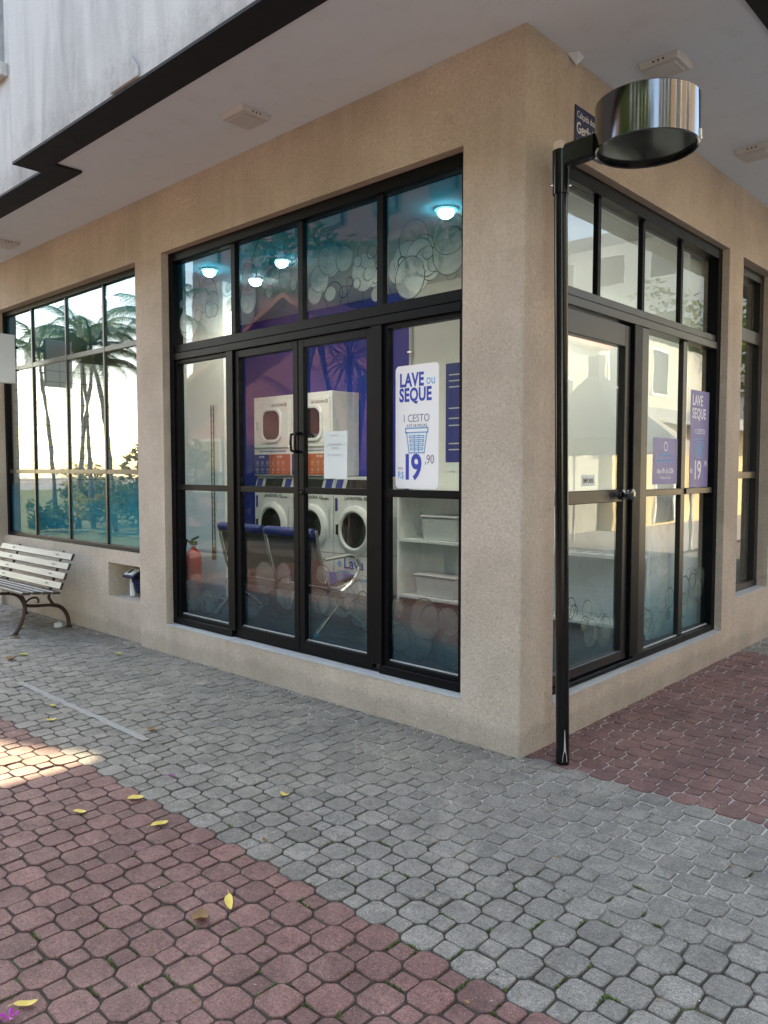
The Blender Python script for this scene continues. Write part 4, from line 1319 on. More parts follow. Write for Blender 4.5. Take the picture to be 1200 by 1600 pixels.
def dryer(x0, label):
    x1 = x0 + 0.684
    t = thing('tumble_dryer', ((x0 + x1) / 2, WFY + 0.2, 1.475), label, 'dryer', 'dryers stacked on the washing machines')
    g = 0.004
    MB().box(x0 + g, x1 - g, WFY, BWY - 0.005, 1.475, 2.40).build('body', 'white_appliance', t, bevel=0.006)
    MB().box(x0 + 0.03, x1 - 0.03, WFY - 0.018, WFY - 0.0005, 1.80, 2.34).build('door_panel', 'white_appliance', t, bevel=0.006)
    cx, cz = x0 + 0.36, 2.06
    o = (cx, WFY - 0.018, cz)
    MB().ring(rrect(-.19, .19, -.20, .20, .11), rrect(-.155, .155, -.165, .165, .095), o, (1, 0, 0), (0, 0, 1), (0, -1, 0), 0.0005, 0.022).build('window_ring', 'white_appliance', t, bevel=0.005)
    MB().prism(rrect(-.158, .158, -.168, .168, .097), o, (1, 0, 0), (0, 0, 1), (0, -1, 0), 0.001, 0.006).build('door_window', 'dark_glass', t)
    MB().obox((x0 + 0.10, WFY - 0.025, cz), (1, 0, 0), (0, 1, 0), (0, 0, 1), 0.012, 0.01, 0.05).build('door_handle', 'grey_plastic', t, bevel=0.003)
    text('SECADORA', (x0 + 0.47, WFY - 0.0195, 2.275), XF, 0.042, 'ink_black', t, 'CENTER', bold=0.01)
    MB().ring(circle(0.02, 16), circle(0.012, 16), (x0 + 0.61, WFY - 0.0195, 2.29), (1, 0, 0), (0, 0, 1), (0, -1, 0), 0, 0.001).build('round_mark', 'ink_black', t)
    MB().box(x0 + 0.10, x0 + 0.60, WFY - 0.003, WFY - 0.0005, 1.752, 1.768).build('caption_strip', 'ink_grey', t)
    pl = MB().box(x0 + 0.01, x0 + 0.29, WFY - 0.004, WFY - 0.0005, 1.49, 1.725).build('instruction_panel', 'navy', t)
    pr = MB().box(x0 + 0.29, x1 - 0.01, WFY - 0.004, WFY - 0.0005, 1.49, 1.725).build('instruction_panel', 'orange', t)
    text('LAVAR', (x0 + 0.15, WFY - 0.005, 1.685), XF, 0.034, 'ink_white', pl, 'CENTER')
    text('SECAR', (x0 + 0.48, WFY - 0.005, 1.685), XF, 0.034, 'ink_white', pr, 'CENTER')
    ic = MB()
    for (xa, n_) in ((x0 + 0.05, 3), (x0 + 0.34, 3)):
        for i in range(n_):
            for j in range(2):
                c0 = (xa + i * 0.095 + 0.02, 1.63 - j * 0.085)
                ic.ring(circle(0.016, 12, *c0), circle(0.011, 12, *c0), (0, WFY, 0), (1, 0, 0), (0, 0, 1), (0, -1, 0), 0.0045, 0.005)
                ic.quad((c0[0] - .02, WFY - .005, c0[1] - .034), (c0[0] + .02, WFY - .005, c0[1] - .034), (c0[0] + .02, WFY - .005, c0[1] - .03), (c0[0] - .02, WFY - .005, c0[1] - .03))
    ic.build('instruction_symbols', 'grey_plastic', t, recalc=False)
dryer(WX, 'white tumble dryer on the left, stacked on the farthest washing machine')
dryer(WX + 0.69, 'white tumble dryer on the right, half hidden by the paper notice')

# waiting seats
ch = thing('waiting_seats', (-2.9, 0.8, ZF), 'row of blue waiting seats with chrome arms seen from behind', 'bench seat')
def seat(x0, x1):
    m_ = MB(); n = 10
    prof = [(0.655, 1.04), (0.70, 0.85), (0.755, 0.66), (0.79, 0.605), (0.85, 0.59), (1.0, 0.62), (1.13, 0.645), (1.17, 0.62)]
    th = 0.012
    for i in range(len(prof) - 1):
        (ya, za), (yb, zb) = prof[i], prof[i + 1]
        m_.add([(x0, ya, za), (x1, ya, za), (x1, yb, zb), (x0, yb, zb)], [(0, 1, 2, 3)], True)
        dy, dz = yb - ya, zb - za; L = math.hypot(dy, dz); ny, nz = dz / L * th, -dy / L * th
        m_.add([(x0, ya + ny, za + nz), (x1, ya + ny, za + nz), (x1, yb + ny, zb + nz), (x0, yb + ny, zb + nz)], [(0, 3, 2, 1)], True)
    m_.build('seat_shell', 'seat_steel', ch, recalc=False)
    MB().tube([(x0 + .005, 0.652, 1.035), (x1 - .005, 0.652, 1.035)], 0.040, 14).build('head_roll', 'seat_blue', ch)
    c2 = MB()
    for (ya, za, yb, zb) in ((0.80, 0.618, 0.86, 0.604), (0.86, 0.604, 1.0, 0.634), (1.0, 0.634, 1.135, 0.658)):
        c2.add([(x0 + .02, ya, za), (x1 - .02, ya, za), (x1 - .02, yb, zb), (x0 + .02, yb, zb)], [(0, 1, 2, 3)], True)
    c2.build('seat_pad', 'seat_blue', ch, recalc=False)
for (a, b) in ((-3.62, -3.02), (-2.96, -2.36)):
    seat(a, b)
for x in (-3.65, -2.99, -2.33):
    MB().tube([(x, 0.640, 1.06), (x, 0.672, 0.92), (x, 0.725, 0.72), (x, 0.775, 0.60), (x, 0.85, 0.575), (x, 1.12, 0.63)], 0.014, 10).build('side_frame', 'chrome_tube', ch)
for x in (-3.66, -2.30):
    p = [Vector((x, *q)) for q in ((0.705, 0.83), (0.80, 0.835), (0.98, 0.845), (1.06, 0.825), (1.10, 0.765), (1.08, 0.68), (1.0, 0.60), (0.90, 0.55), (0.87, 0.53))]
    MB().tube(p, 0.017, 12).build('armrest', 'chrome_tube', ch)
    MB().tube([(x, 0.87, 0.55), (x, 0.865, 0.44)], 0.028, 12).build('leg_socket', 'chrome_tube', ch)
    MB().tube([(x, 0.86, 0.45), (x, 0.80, 0.40), (x, 0.62, ZF + 0.03)], 0.018, 12).build('leg', 'chrome_tube', ch)
    MB().tube([(x, 0.87, 0.45), (x, 0.93, 0.40), (x, 1.13, ZF + 0.03)], 0.018, 12).build('leg', 'chrome_tube', ch)
    for yy in (0.62, 1.13):
        MB().lathe((x, yy, ZF), (0, 0, 1), [(0.02, 0), (0.02, 0.02), (0.012, 0.04), (0, 0.042)], 12).build('foot', 'cyan', ch)
box('beam', 'rubber', (-3.70, -2.26, 0.84, 0.90, 0.50, 0.56), ch, bevel=0.004)

# shelf unit with boxes
sf = thing('shelf_unit', (-1.6, 2.5, ZF), 'white open shelf unit along the back wall right of the machines', 'shelf')
sx0, sx1, sy0, sy1 = -2.96, -0.32, 2.30, 2.65
box('side_panel', 'white_appliance', (sx0, sx0 + 0.03, sy0, sy1, ZF, 1.34), sf, bevel=0.002)
box('side_panel', 'white_appliance', (sx1 - 0.03, sx1, sy0, sy1, ZF, 1.34), sf, bevel=0.002)
box('side_panel', 'white_appliance', (-1.66, -1.63, sy0 + 0.005, sy1, ZF + .08, 1.31), sf, bevel=0.002)
box('back_panel', 'white_appliance', (sx0 + 0.03, sx1 - 0.03, sy1 - 0.012, sy1, ZF + .08, 1.31), sf)
for z in (ZF + 0.05, 0.83, 1.31):
    box('shelf_board', 'white_appliance', (sx0 + 0.03, sx1 - 0.03, sy0, sy1 - 0.0125, z, z + 0.03), sf, bevel=0.002)
def tub(x, z, wx, h, label):
    t = thing('storage_box', (x, 2.46, z), label, 'box', 'plastic boxes on the shelf unit')
    MB().add([(x - wx * .9, 2.34, z), (x + wx * .9, 2.34, z), (x + wx * .9, 2.58, z), (x - wx * .9, 2.58, z),
              (x - wx, 2.33, z + h), (x + wx, 2.33, z + h), (x + wx, 2.59, z + h), (x - wx, 2.59, z + h)],
             [(0, 3, 2, 1), (0, 1, 5, 4), (1, 2, 6, 5), (2, 3, 7, 6), (3, 0, 4, 7), (4, 5, 6, 7)]).build('tub', 'clear_box', t, bevel=0.01)
    box('lid', 'grey_plastic', (x - wx - .01, x + wx + .01, 2.32, 2.60, z + h + .0005, z + h + 0.02), t, bevel=0.005)
tub(-2.45, 0.8605, 0.22, 0.22, 'clear plastic box with lid on the middle shelf')
tub(-2.5, ZF + 0.0805, 0.25, 0.20, 'clear plastic box on the lowest shelf')

# extinguisher
ex = thing('fire_extinguisher', (-4.63, 1.02, ZF), 'red fire extinguisher with black hose standing by the white partition', 'extinguisher')
MB().lathe((-4.63, 1.02, ZF), (0, 0, 1), [(0.0, 0.0), (0.075, 0.0), (0.08, 0.02), (0.08, 0.42), (0.07, 0.47), (0.04, 0.505), (0.022, 0.515), (0.022, 0.54)], 28).build('cylinder', 'red_paint', ex)
MB().obox((-4.63, 1.02, ZF + 0.57), (1, 0, 0), (0, 1, 0), (0, 0, 1), 0.05, 0.014, 0.022).build('valve_head', 'rubber', ex, bevel=0.004)
MB().obox((-4.60, 1.02, ZF + 0.62), (1, 0, 0.35), (0, 1, 0), (-0.35, 0, 1), 0.06, 0.01, 0.008).build('lever', 'rubber', ex)
MB().tube([(-4.67, 1.01, ZF + 0.57), (-4.72, 1.0, ZF + 0.60), (-4.745, 0.99, ZF + 0.50), (-4.735, 0.98, ZF + 0.3), (-4.72, 0.98, ZF + 0.16)], 0.011, 8).build('hose', 'rubber', ex)
bk = thing('cyan_bin', (-4.95, 0.98, ZF), 'slim cyan plastic bin beside the fire extinguisher', 'bin')
MB().lathe((-4.95, 1.0, ZF), (0, 0, 1), [(0.0, 0.0), (0.10, 0.0), (0.13, 0.32), (0.12, 0.32), (0.0, 0.30)], 24).build('bucket', 'cyan', bk)
# conduit on the partition
cd = thing('cable_ladder', (-4.46, 1.14, 0.75), 'narrow black wire ladder strip on the white partition', 'wire strip')
w = MB()
w.box(-4.485, -4.479, 1.146, 1.154, 0.75, 2.2); w.box(-4.440, -4.434, 1.146, 1.154, 0.75, 2.2)
for k in range(24):
    w.box(-4.479, -4.440, 1.147, 1.153, 0.78 + k * 0.06, 0.784 + k * 0.06)
w.build('wires', 'rubber', cd)
MB().box(-4.49, -4.43, 1.146, 1.1595, 0.62, 0.75).build('end_block', 'brass', cd)

# things on the back walls
po = thing('blue_wall_poster', (-2.55, 2.65, 1.6), 'tall dark blue poster on the white back wall near the right pane edge', 'poster')
box('sheet', 'navy', (-2.62, -2.15, 2.652, 2.657, 1.62, 2.60), po)
w = MB()
for z, l in ((2.48, .3), (2.42, .36), (2.36, .28), (2.15, .2), (2.05, .38), (1.98, .3), (1.80, .38), (1.74, .34)):
    w.quad((-2.58, 2.6505, z), (-2.58 + l, 2.6505, z), (-2.58 + l, 2.6505, z + .012), (-2.58, 2.6505, z + .012))
w.build('print', 'grey_plastic', po, recalc=False)
box('lower_strip', 'paper', (-2.62, -2.15, 2.652, 2.657, 1.53, 1.618), po)
pn = thing('white_price_list', (-3.5, 2.71, 1.8), 'white printed list on the blue back wall behind the price sign', 'notice')
box('sheet', 'paper', (-3.66, -3.40, 2.712, 2.717, 1.72, 2.46), pn)
w = MB()
for k in range(12):
    z = 2.38 - k * 0.045
    w.quad((-3.63, 2.7112, z), (-3.63 + random.uniform(.12, .2), 2.7112, z), (-3.45, 2.7112, z + .008), (-3.63, 2.7112, z + .008))
w.build('print', 'ink_grey', pn, recalc=False)
box('blue_rule', 'navy', (-3.66, -3.40, 2.7105, 2.7115, 1.82, 1.84), pn)
gp = thing('card_terminal', (-3.45, 2.66, 1.5), 'black payment terminal with a green light on the blue wall', 'terminal')
MB().obox((-3.50, 2.66, 1.60), (1, 0, 0), (0, 1, 0.25), (0, -.25, 1), 0.08, 0.04, 0.11).build('casing', 'rubber', gp, bevel=0.01)
MB().obox((-3.52, 2.612, 1.575), (1, 0, 0), (0, 1, 0.25), (0, -.25, 1), 0.03, 0.002, 0.05).build('screen', simple('green_screen', (0.35, 0.6, 0.08), 0.4), gp)
pv = thing('vertical_pipe', (-3.08, 2.64, ZF), 'grey vertical pipe where the blue wall meets the white wall', 'pipe')
MB().tube([(-3.075, 2.64, ZF), (-3.075, 2.64, 1.8), (-3.075, 2.64, 3.42)], 0.018, 12).build('pipe', 'grey_plastic', pv)
for z in (1.0, 2.2, 2.75):
    MB().box(-3.10, -3.05, 2.615, 2.6595, z, z + 0.02).build('clip', 'chrome_tube', pv)
rs = thing('red_alarm_sign', (-7.13, 0.5, 2.2), 'red square fire alarm sign on the tiled wall behind the grid window', 'sign')
box('plate', 'red_paint', (-7.149, -7.143, 0.30, 0.52, 2.24, 2.46), rs)
MB().ring(circle(0.05, 20), circle(0.035, 20), (-7.1425, 0.41, 2.35), (0, 1, 0), (0, 0, 1), (1, 0, 0), 0, 0.001).build('round_mark', 'ink_white', rs)

# lit downlights
M['bulb'] = emis('lit_downlight', (0.90, 0.96, 1.0), 12.0)
def downlight(x, y, label, pw=3.6):
    t = thing('ceiling_downlight', (x, y, 3.42), label, 'downlight', 'lit downlights in the laundry ceiling')
    MB().lathe((x, y, 3.419), (0, 0, -1), [(0.085, 0.0), (0.085, 0.012), (0.062, 0.016), (0.058, 0.004)], 28).build('trim_ring', 'white_appliance', t)
    MB().lathe((x, y, 3.414), (0, 0, -1), [(0.058, 0.0), (0.062, 0.02), (0.052, 0.045), (0.030, 0.062), (0.0, 0.068)], 24).build('lens', 'bulb', t)
    ld = bpy.data.lights.new('downlight_beam', 'SPOT')
    ld.energy = pw; ld.spot_size = R(150); ld.spot_blend = 0.6; ld.shadow_soft_size = 0.05
    ld.color = (0.90, 0.96, 1.0)
    lo = bpy.data.objects.new('downlight_beam', ld)
    lo.parent = t; lo.location = (0, 0, -0.09)
    C.objects.link(lo)
downlight(-1.30, 0.98, 'lit ceiling downlight in the upper right pane above the price sign')
downlight(-3.22, 1.05, 'lit ceiling downlight over the middle of the laundry, second pane')
downlight(-3.97, 0.80, 'lit ceiling downlight in the upper left pane')
downlight(-3.95, 1.32, 'small lit ceiling downlight behind the bubbles, second pane')
downlight(-5.7, 0.75, 'lit ceiling downlight behind the partition near the grid window', 1.5)
downlight(-1.2, 1.9, 'lit ceiling downlight towards the side street windows', 6)

# ================================================================== FALLEN LEAVES, WEEDS, CRUMBS
def leaf_mat(name, a, b):
    m, nt, out = new_mat(name)
    n = N(nt)
    c = n.mix(n.noise(n.pos(), 55, 4, 0.7), a, b)
    n.link(n.bsdf(c, 0.6, 0, 0.35), out.inputs['Surface'])
    return m
M['leaf_yellow'] = leaf_mat('yellow_leaf', (0.55, 0.37, 0.06), (0.72, 0.58, 0.16))
M['leaf_brown'] = leaf_mat('brown_leaf', (0.16, 0.085, 0.035), (0.33, 0.19, 0.07))
M['leaf_green'] = leaf_mat('olive_leaf', (0.30, 0.30, 0.05), (0.50, 0.45, 0.09))
def leaf(x, y, ang, ln, wd, curl, mat, label):
    vs = []; fs = []
    n = 8
    for i in range(n + 1):
        t = i / n
        wv_ = 1.25 * wd * math.sin(math.pi * min(1, t * 0.96 + 0.02)) ** 0.8 * (1.1 - 0.35 * t)
        bend = 0.07 * math.sin(2.6 * t) * ln * math.sin(x * 37 + y * 11)
        zc = 0.005 + 0.16 * curl * (t - 0.45) ** 2
        for s_, dz in ((-1, 0.35), (0, 0), (1, 0.35)):
            vs.append(((t - 0.5) * ln, s_ * wv_ + bend, zc + dz * wv_ + (0.002 * math.sin(7 * t + s_))))
    for i in range(n):
        for k in range(2):
            a = i * 3 + k
            fs.append((a, a + 1, a + 4, a + 3))
    b0 = len(vs)
    # stalk
    vs += [(-0.5 * ln, -0.0012, 0.005 + curl * .032), (-0.5 * ln, 0.0012, 0.005 + curl * .032), (-0.5 * ln - 0.3 * ln, 0.0008, 0.004), (-0.5 * ln - 0.3 * ln, -0.0008, 0.004)]
    fs.append((b0, b0 + 1, b0 + 2, b0 + 3))
    ca_, sa_ = math.cos(ang), math.sin(ang)
    vs = [(p[0] * ca_ - p[1] * sa_, p[0] * sa_ + p[1] * ca_, p[2]) for p in vs]
    me = bpy.data.meshes.new('fallen_leaf')
    me.from_pydata(vs, [], fs)
    me.polygons.foreach_set('use_smooth', [True] * len(fs))
    tag(link_mesh('fallen_leaf', me, mat, None, (x, y, 0.001)), label, 'leaf', 'leaves fallen on the paving')
LV = [(-1.039, -1.663, 0.9, .075, .022, .12, 'leaf_yellow', 'yellow leaf lying just below the red and grey paver border'),
      (-1.088, -1.913, 0.4, .065, .014, .15, 'leaf_yellow', 'small yellow leaf on the red pavers nearest the sunlit patch'),
      (-0.723, -1.727, 1.3, .075, .019, .1, 'leaf_yellow', 'curled yellow leaf on the red pavers beside the grey border, left of centre'),
      (0.007, -1.88, -0.5, .105, .013, .02, 'leaf_yellow', 'long narrow straw-yellow leaf on the red pavers'),
      (0.02, -2.014, -0.7, .07, .024, .5, 'leaf_brown', 'crumpled brown leaf on the red pavers below the long narrow one'),
      (0.015, -2.602, 0.9, .065, .012, .2, 'leaf_yellow', 'thin yellow leaf in the bottom left corner'),
      (-1.844, -1.107, 0.4, .06, .022, .3, 'leaf_brown', 'olive-brown leaf on the grey pavers below the main window'),
      (-4.22, -0.99, 0.2, .10, .035, .5, 'leaf_brown', 'large dry brown leaf at the left edge before the bench'),
      (-4.307, -0.853, 0.6, .09, .026, .2, 'leaf_green', 'yellow-green leaf beside the large brown one near the bench'),
      (-2.739, -1.298, 0.5, .05, .015, .2, 'leaf_yellow', 'tiny pale leaf on the grey pavers above the sunlit patch'),
      (-2.453, -1.437, 0.9, .06, .018, .3, 'leaf_yellow', 'curled tan leaf just above the sunlit patch'),
      (-3.749, -0.3, 0.3, .075, .022, .2, 'leaf_green', 'green-yellow leaf near the wall base right of the bench'),
      (-0.555, -1.161, 0.2, .055, .012, .3, 'leaf_yellow', 'small pale leaf alone in the middle of the grey pavers'),
      (-0.26, -1.509, 0.2, .032, .010, .3, 'leaf_brown', 'tiny orange-brown leaf on the grey pavers near the red border'),
      (-5.05, -0.62, 0.6, .08, .022, .4, 'leaf_brown', 'dark brown leaf under the front of the bench'),
      (-5.45, -0.40, 1.6, .07, .02, .4, 'leaf_green', 'olive leaf lying beneath the bench seat')]
for L in LV:
    leaf(*L)
M['petal'] = simple('magenta_petal', (0.38, 0.03, 0.30), 0.6, 0, 0.3, 0.2, 40)
def blossom(x, y, r, label):
    m_ = MB()
    for k in range(5):
        a = k * 1.257 + x; c_, s_ = math.cos(a), math.sin(a)
        m_.add([(0, 0, .003), (r * c_ - .35 * r * s_, r * s_ + .35 * r * c_, .008), (1.25 * r * c_, 1.25 * r * s_, .014), (r * c_ + .35 * r * s_, r * s_ - .35 * r * c_, .008)], [(0, 1, 2, 3)])
    me = bpy.data.meshes.new('fallen_blossom'); me.from_pydata(m_.v, [], m_.f)
    tag(link_mesh('fallen_blossom', me, 'petal', None, (x, y, 0.001)), label, 'blossom', 'magenta blossoms on the paving')
blossom(0.031, -2.655, .022, 'magenta blossom in the bottom left corner')
blossom(-1.15, -1.403, .014, 'small magenta petal on the grey pavers near the sunlit patch')
cpm = MB(); cpr = random.Random(9)
cpm.lathe((-5.258, -0.125, 0), (0, 0, 1), [(0.0, 0.001), (0.035, 0.002), (0.045, 0.015), (0.036, 0.034), (0.016, 0.045), (0.0, 0.043)], 9, False)
cpm.v = [(x + cpr.uniform(-.009, .009), y + cpr.uniform(-.009, .009), max(.001, z + cpr.uniform(-.006, .006))) for x, y, z in cpm.v]
tag(cpm.build('crumpled_paper', 'paper', None, (-5.258, -0.125, 0)), 'crumpled white paper on the ground by the rear bench leg', 'paper')
ms = MB()
for k in range(34):
    xa = -3.5 + 1.78 * k / 34; xb = -3.5 + 1.78 * (k + 1) / 34
    jit = cpr.uniform(-.006, .006)
    ms.add([(xa, -1.235 + jit, .0042), (xb, -1.235 + jit + cpr.uniform(-.004, .004), .0042), (xb, -1.188 + cpr.uniform(-.006, .006), .0042), (xa, -1.188 + cpr.uniform(-.006, .006), .0042)], [(0, 1, 2, 3)])
tag(ms.build('mortar_strip', simple('smeared_mortar', (0.30, 0.285, 0.26), 0.95, 0, 0.2, 0.3, 25, 0.5, 80), recalc=False), kind='structure')
# weeds growing in the joints
M['weed'] = simple('joint_weed', (0.12, 0.155, 0.05), 0.8, 0, 0.2, 0.6, 35)
wv = MB()
WD = [(-0.255, -1.339), (0.674, -1.654), (0.787, -1.615), (0.682, -1.30), (0.781, -1.364), (0.71, -1.665), (0.685, -1.503), (0.641, -1.662), (1.04, -1.463), (0.945, -0.883), (1.105, -1.011), (1.076, -0.819), (1.286, -0.408), (1.197, -1.397), (1.282, -1.484), (0.898, -1.695), (0.124, -1.618), (0.154, -1.999), (0.25, -2.005), (0.25, -1.44), (-0.602, -1.704), (1.266, -0.152), (-0.1, -2.15), (0.3, -2.2), (0.52, -1.95), (-0.45, -1.95), (0.6, -1.8), (-0.3, -2.3), (0.05, -2.35)]
rw = random.Random(3)
def joint_point(x, y):
    """nearest joint between an octagon and its diagonal neighbour"""
    i = round((x - OX) / P - 0.5); j = round((y - OY) / P - 0.5)
    return OX + (i + 0.5) * P, OY + (j + 0.5) * P, (i + j) % 2
for (x, y) in WD + [(rw.uniform(-.9, 1.5), rw.uniform(-2.6, -.9)) for _ in range(22)]:
    for q in range(rw.choice((1, 2, 3, 4))):
        xx, yy = x + rw.uniform(-.11, .11) * (q > 0), y + rw.uniform(-.11, .11) * (q > 0)
        i = round((xx - OX) / P); j = round((yy - OY) / P)
        if (i + j) % 2 == 0: i += 1
        cxs, cys = OX + i * P, OY + j * P                  # centre of a small square stone
        side = rw.randint(0, 3); u0, u1 = sorted((rw.uniform(-.05, .05), rw.uniform(-.05, .05)))
        for b in range(int(8 + 420 * (u1 - u0) * rw.uniform(.4, 1.6))):
            u = rw.uniform(u0, u1); e = HB + rw.gauss(0, .0028)
            px_, py_ = ((cxs + u, cys + e), (cxs - e, cys + u), (cxs + u, cys - e), (cxs + e, cys + u))[side]
            an = rw.uniform(0, 6.28); h = rw.uniform(0.003, 0.011); s_ = rw.uniform(0.0014, 0.0032)
            dx, dy = math.cos(an), math.sin(an)
            tx, ty_ = px_ + dx * h * 0.8, py_ + dy * h * 0.8
            wv.add([(px_, py_, -0.007), (px_ + (tx - px_) * .5 - dy * s_, py_ + (ty_ - py_) * .5 + dx * s_, h * .6 - .004), (tx, ty_, h - .004), (px_ + (tx - px_) * .5 + dy * s_, py_ + (ty_ - py_) * .5 - dx * s_, h * .6 - .004)], [(0, 1, 2, 3)])
tag(wv.build('joint_weeds', 'weed', recalc=False), 'small green weeds and moss growing in the paver joints', 'weeds', kind='stuff')
cr = MB()
for k in range(420):
    x, y = rw.uniform(-4, 1.7), rw.uniform(-2.9, 0.0) if rw.random() < .8 else rw.uniform(-0.5, 0)
    if in_building(x, y): continue
    s_ = rw.uniform(0.0012, 0.0042); a = rw.uniform(0, 3)
    z = 0.0015
    cr.add([(x + s_ * math.cos(a + q * 2.1) * rw.uniform(.6, 1.3), y + s_ * math.sin(a + q * 2.1) * rw.uniform(.6, 1.3), z) for q in range(3)] + [(x, y, z + s_ * 0.8)], [(0, 1, 3), (1, 2, 3), (2, 0, 3)])
for k in range(900):
    if rw.random() < .62:
        x, y = rw.uniform(-7, 0.03), -abs(rw.gauss(0, .022)) - .002
    else:
        x, y = abs(rw.gauss(0, .022)) + .002, rw.uniform(-0.02, 5)
    s_ = rw.uniform(0.0015, 0.0065); a = rw.uniform(0, 3)
    cr.add([(x + s_ * math.cos(a + q * 2.1) * rw.uniform(.6, 1.3), y + s_ * math.sin(a + q * 2.1) * rw.uniform(.6, 1.3), -.003) for q in range(3)] + [(x, y, s_ * 0.9)], [(0, 1, 3), (1, 2, 3), (2, 0, 3)])
tag(cr.build('grit', simple('pale_grit', (0.62, 0.58, 0.52), 0.8), recalc=False), 'pale grit and petal crumbs scattered over the paving', 'grit', kind='stuff')

lt = MB()
for k in range(520):
    q = rw.random()
    if q < .5: x, y = rw.uniform(-7, 0.05), -abs(rw.gauss(0, .05)) - .004
    elif q < .62: x, y = abs(rw.gauss(0, .05)) + .004, rw.uniform(0, 4.5)
    else: x, y = rw.uniform(-4, 1.7), rw.uniform(-2.8, -0.1)
    s_ = rw.uniform(0.003, 0.011); a = rw.uniform(0, 6.28); c_, d_ = math.cos(a), math.sin(a); w_ = rw.uniform(.25, .6)
    lt.add([(x - s_ * c_, y - s_ * d_, .002), (x + s_ * w_ * d_, y - s_ * w_ * c_, .003 + rw.uniform(0, .004)), (x + s_ * c_, y + s_ * d_, .0025 + rw.uniform(0, .004)), (x - s_ * w_ * d_, y + s_ * w_ * c_, .002)], [(0, 1, 2, 3)])
tag(lt.build('leaf_litter', 'leaf_brown', recalc=False), 'crumbs of brown leaf litter along the wall foot and in the joints', 'litter', kind='stuff')

# ================================================================== ACROSS THE STREET (seen reflected in the glass) AND ADDED LIGHT BLOCKERS
def leafy_mat(name, a, b):
    m, nt, out = new_mat(name)
    n = N(nt)
    ri = n.node('ShaderNodeNewGeometry').outputs['Random Per Island']
    c = n.mix(ri, a, b)
    d = n.node('ShaderNodeBsdfDiffuse'); t = n.node('ShaderNodeBsdfTranslucent')
    n.link(c, d.inputs[0]); n.link(c, t.inputs[0])
    mx = n.node('ShaderNodeMixShader'); mx.inputs[0].default_value = 0.35
    n.link(d.outputs[0], mx.inputs[1]); n.link(t.outputs[0], mx.inputs[2])
    n.link(mx.outputs[0], out.inputs['Surface'])
    return m
M['frond'] = leafy_mat('palm_frond', (0.06, 0.10, 0.025), (0.15, 0.20, 0.05))
M['foliage'] = leafy_mat('tree_foliage', (0.03, 0.06, 0.012), (0.10, 0.15, 0.03))
M['foliage_yellow'] = leafy_mat('yellow_shrub_foliage', (0.30, 0.24, 0.03), (0.22, 0.26, 0.04))
M['bark'] = simple('grey_bark', (0.16, 0.135, 0.11), 0.9, 0, 0.2, 0.3, 8, 0.6, 30)

def palm_crown_mesh(seed, nf=11, L=1.9):
    rnd = random.Random(seed); m_ = MB()
    for k in range(nf):
        az = 2 * math.pi * k / nf + rnd.uniform(-.2, .2)
        el = rnd.uniform(0.15, 1.25)
        ln = L * rnd.uniform(.8, 1.1)
        prev = None; n = 26
        p = Vector((0, 0, 0)); a = el
        pts = []
        for i in range(n + 1):
            pts.append(p.copy())
            p = p + Vector((math.cos(az) * math.cos(a), math.sin(az) * math.cos(a), math.sin(a))) * ln / n
            a -= (1.3 + 0.6 * rnd.random()) / n * (0.6 + i / n)
        m_.tube(pts, [0.03 * (1 - i / (n + 2)) for i in range(n + 1)], 4, False, False)
        side = Vector((-math.sin(az), math.cos(az), 0))
        for i in range(2, n + 1):
            t = i / n
            ll = 0.55 * L / 2.4 * math.sin(math.pi * (0.12 + 0.86 * t)) + 0.08
            d = (pts[i] - pts[i - 1]).normalized()
            for s_ in (-1, 1):
                for h_ in (0, .5):
                    q = pts[i - 1].lerp(pts[i], h_)
                    e = q + side * s_ * ll * 0.8 + d * ll * 0.45 + Vector((0, 0, -0.35 * ll - rnd.uniform(0, .1)))
                    wdt = d * 0.014
                    m_.add([q - wdt, q + wdt, e], [(0, 1, 2)])
    return m_
palm_meshes = []
for sd_ in (1, 2):
    m_ = palm_crown_mesh(sd_)
    me = bpy.data.meshes.new('crown'); me.from_pydata(m_.v, [], m_.f); me.materials.append(M['frond'])
    palm_meshes.append(me)
def palm(x, y, h, lean, k, label):
    t = thing('palm_tree', (x, y, -0.06), label, 'palm', 'palms on the lawn reflected in the grid window')
    tx, ty_ = x + lean[0], y + lean[1]
    pts = [(x, y, -0.1), (x + lean[0] * .15, y + lean[1] * .15, h * .3), (x + lean[0] * .5, y + lean[1] * .5, h * .65), (tx, ty_, h)]
    MB().tube(pts, [0.075, 0.055, 0.048, 0.042], 10).build('trunk', 'bark', t)
    o = bpy.data.objects.new('crown', palm_meshes[k % 2])
    o.parent = t; o.location = Vector((tx, ty_, h)) - WL[t]; o.rotation_euler = (0, 0, k * 1.3)
    C.objects.link(o)
palm(-19.5, -6.0, 4.9, (-.5, .2), 0, 'palm reflected in the leftmost column of the grid window')
palm(-18.2, -6.0, 4.4, (.5, -.3), 1, 'palm with leaning trunk reflected left of centre in the grid window')
palm(-17.9, -6.3, 5.2, (-.3, .1), 2, 'tall palm reflected at the centre of the grid window')
palm(-16.3, -6.1, 4.7, (-.5, .3), 3, 'palm reflected in the third column of the grid window')
palm(-15.5, -6.3, 5.3, (.5, -.4), 4, 'palm reflected at the right edge of the grid window')
palm(-24.5, -9.2, 5.4, (.4, .1), 5, 'palm standing farthest back on the lawn')

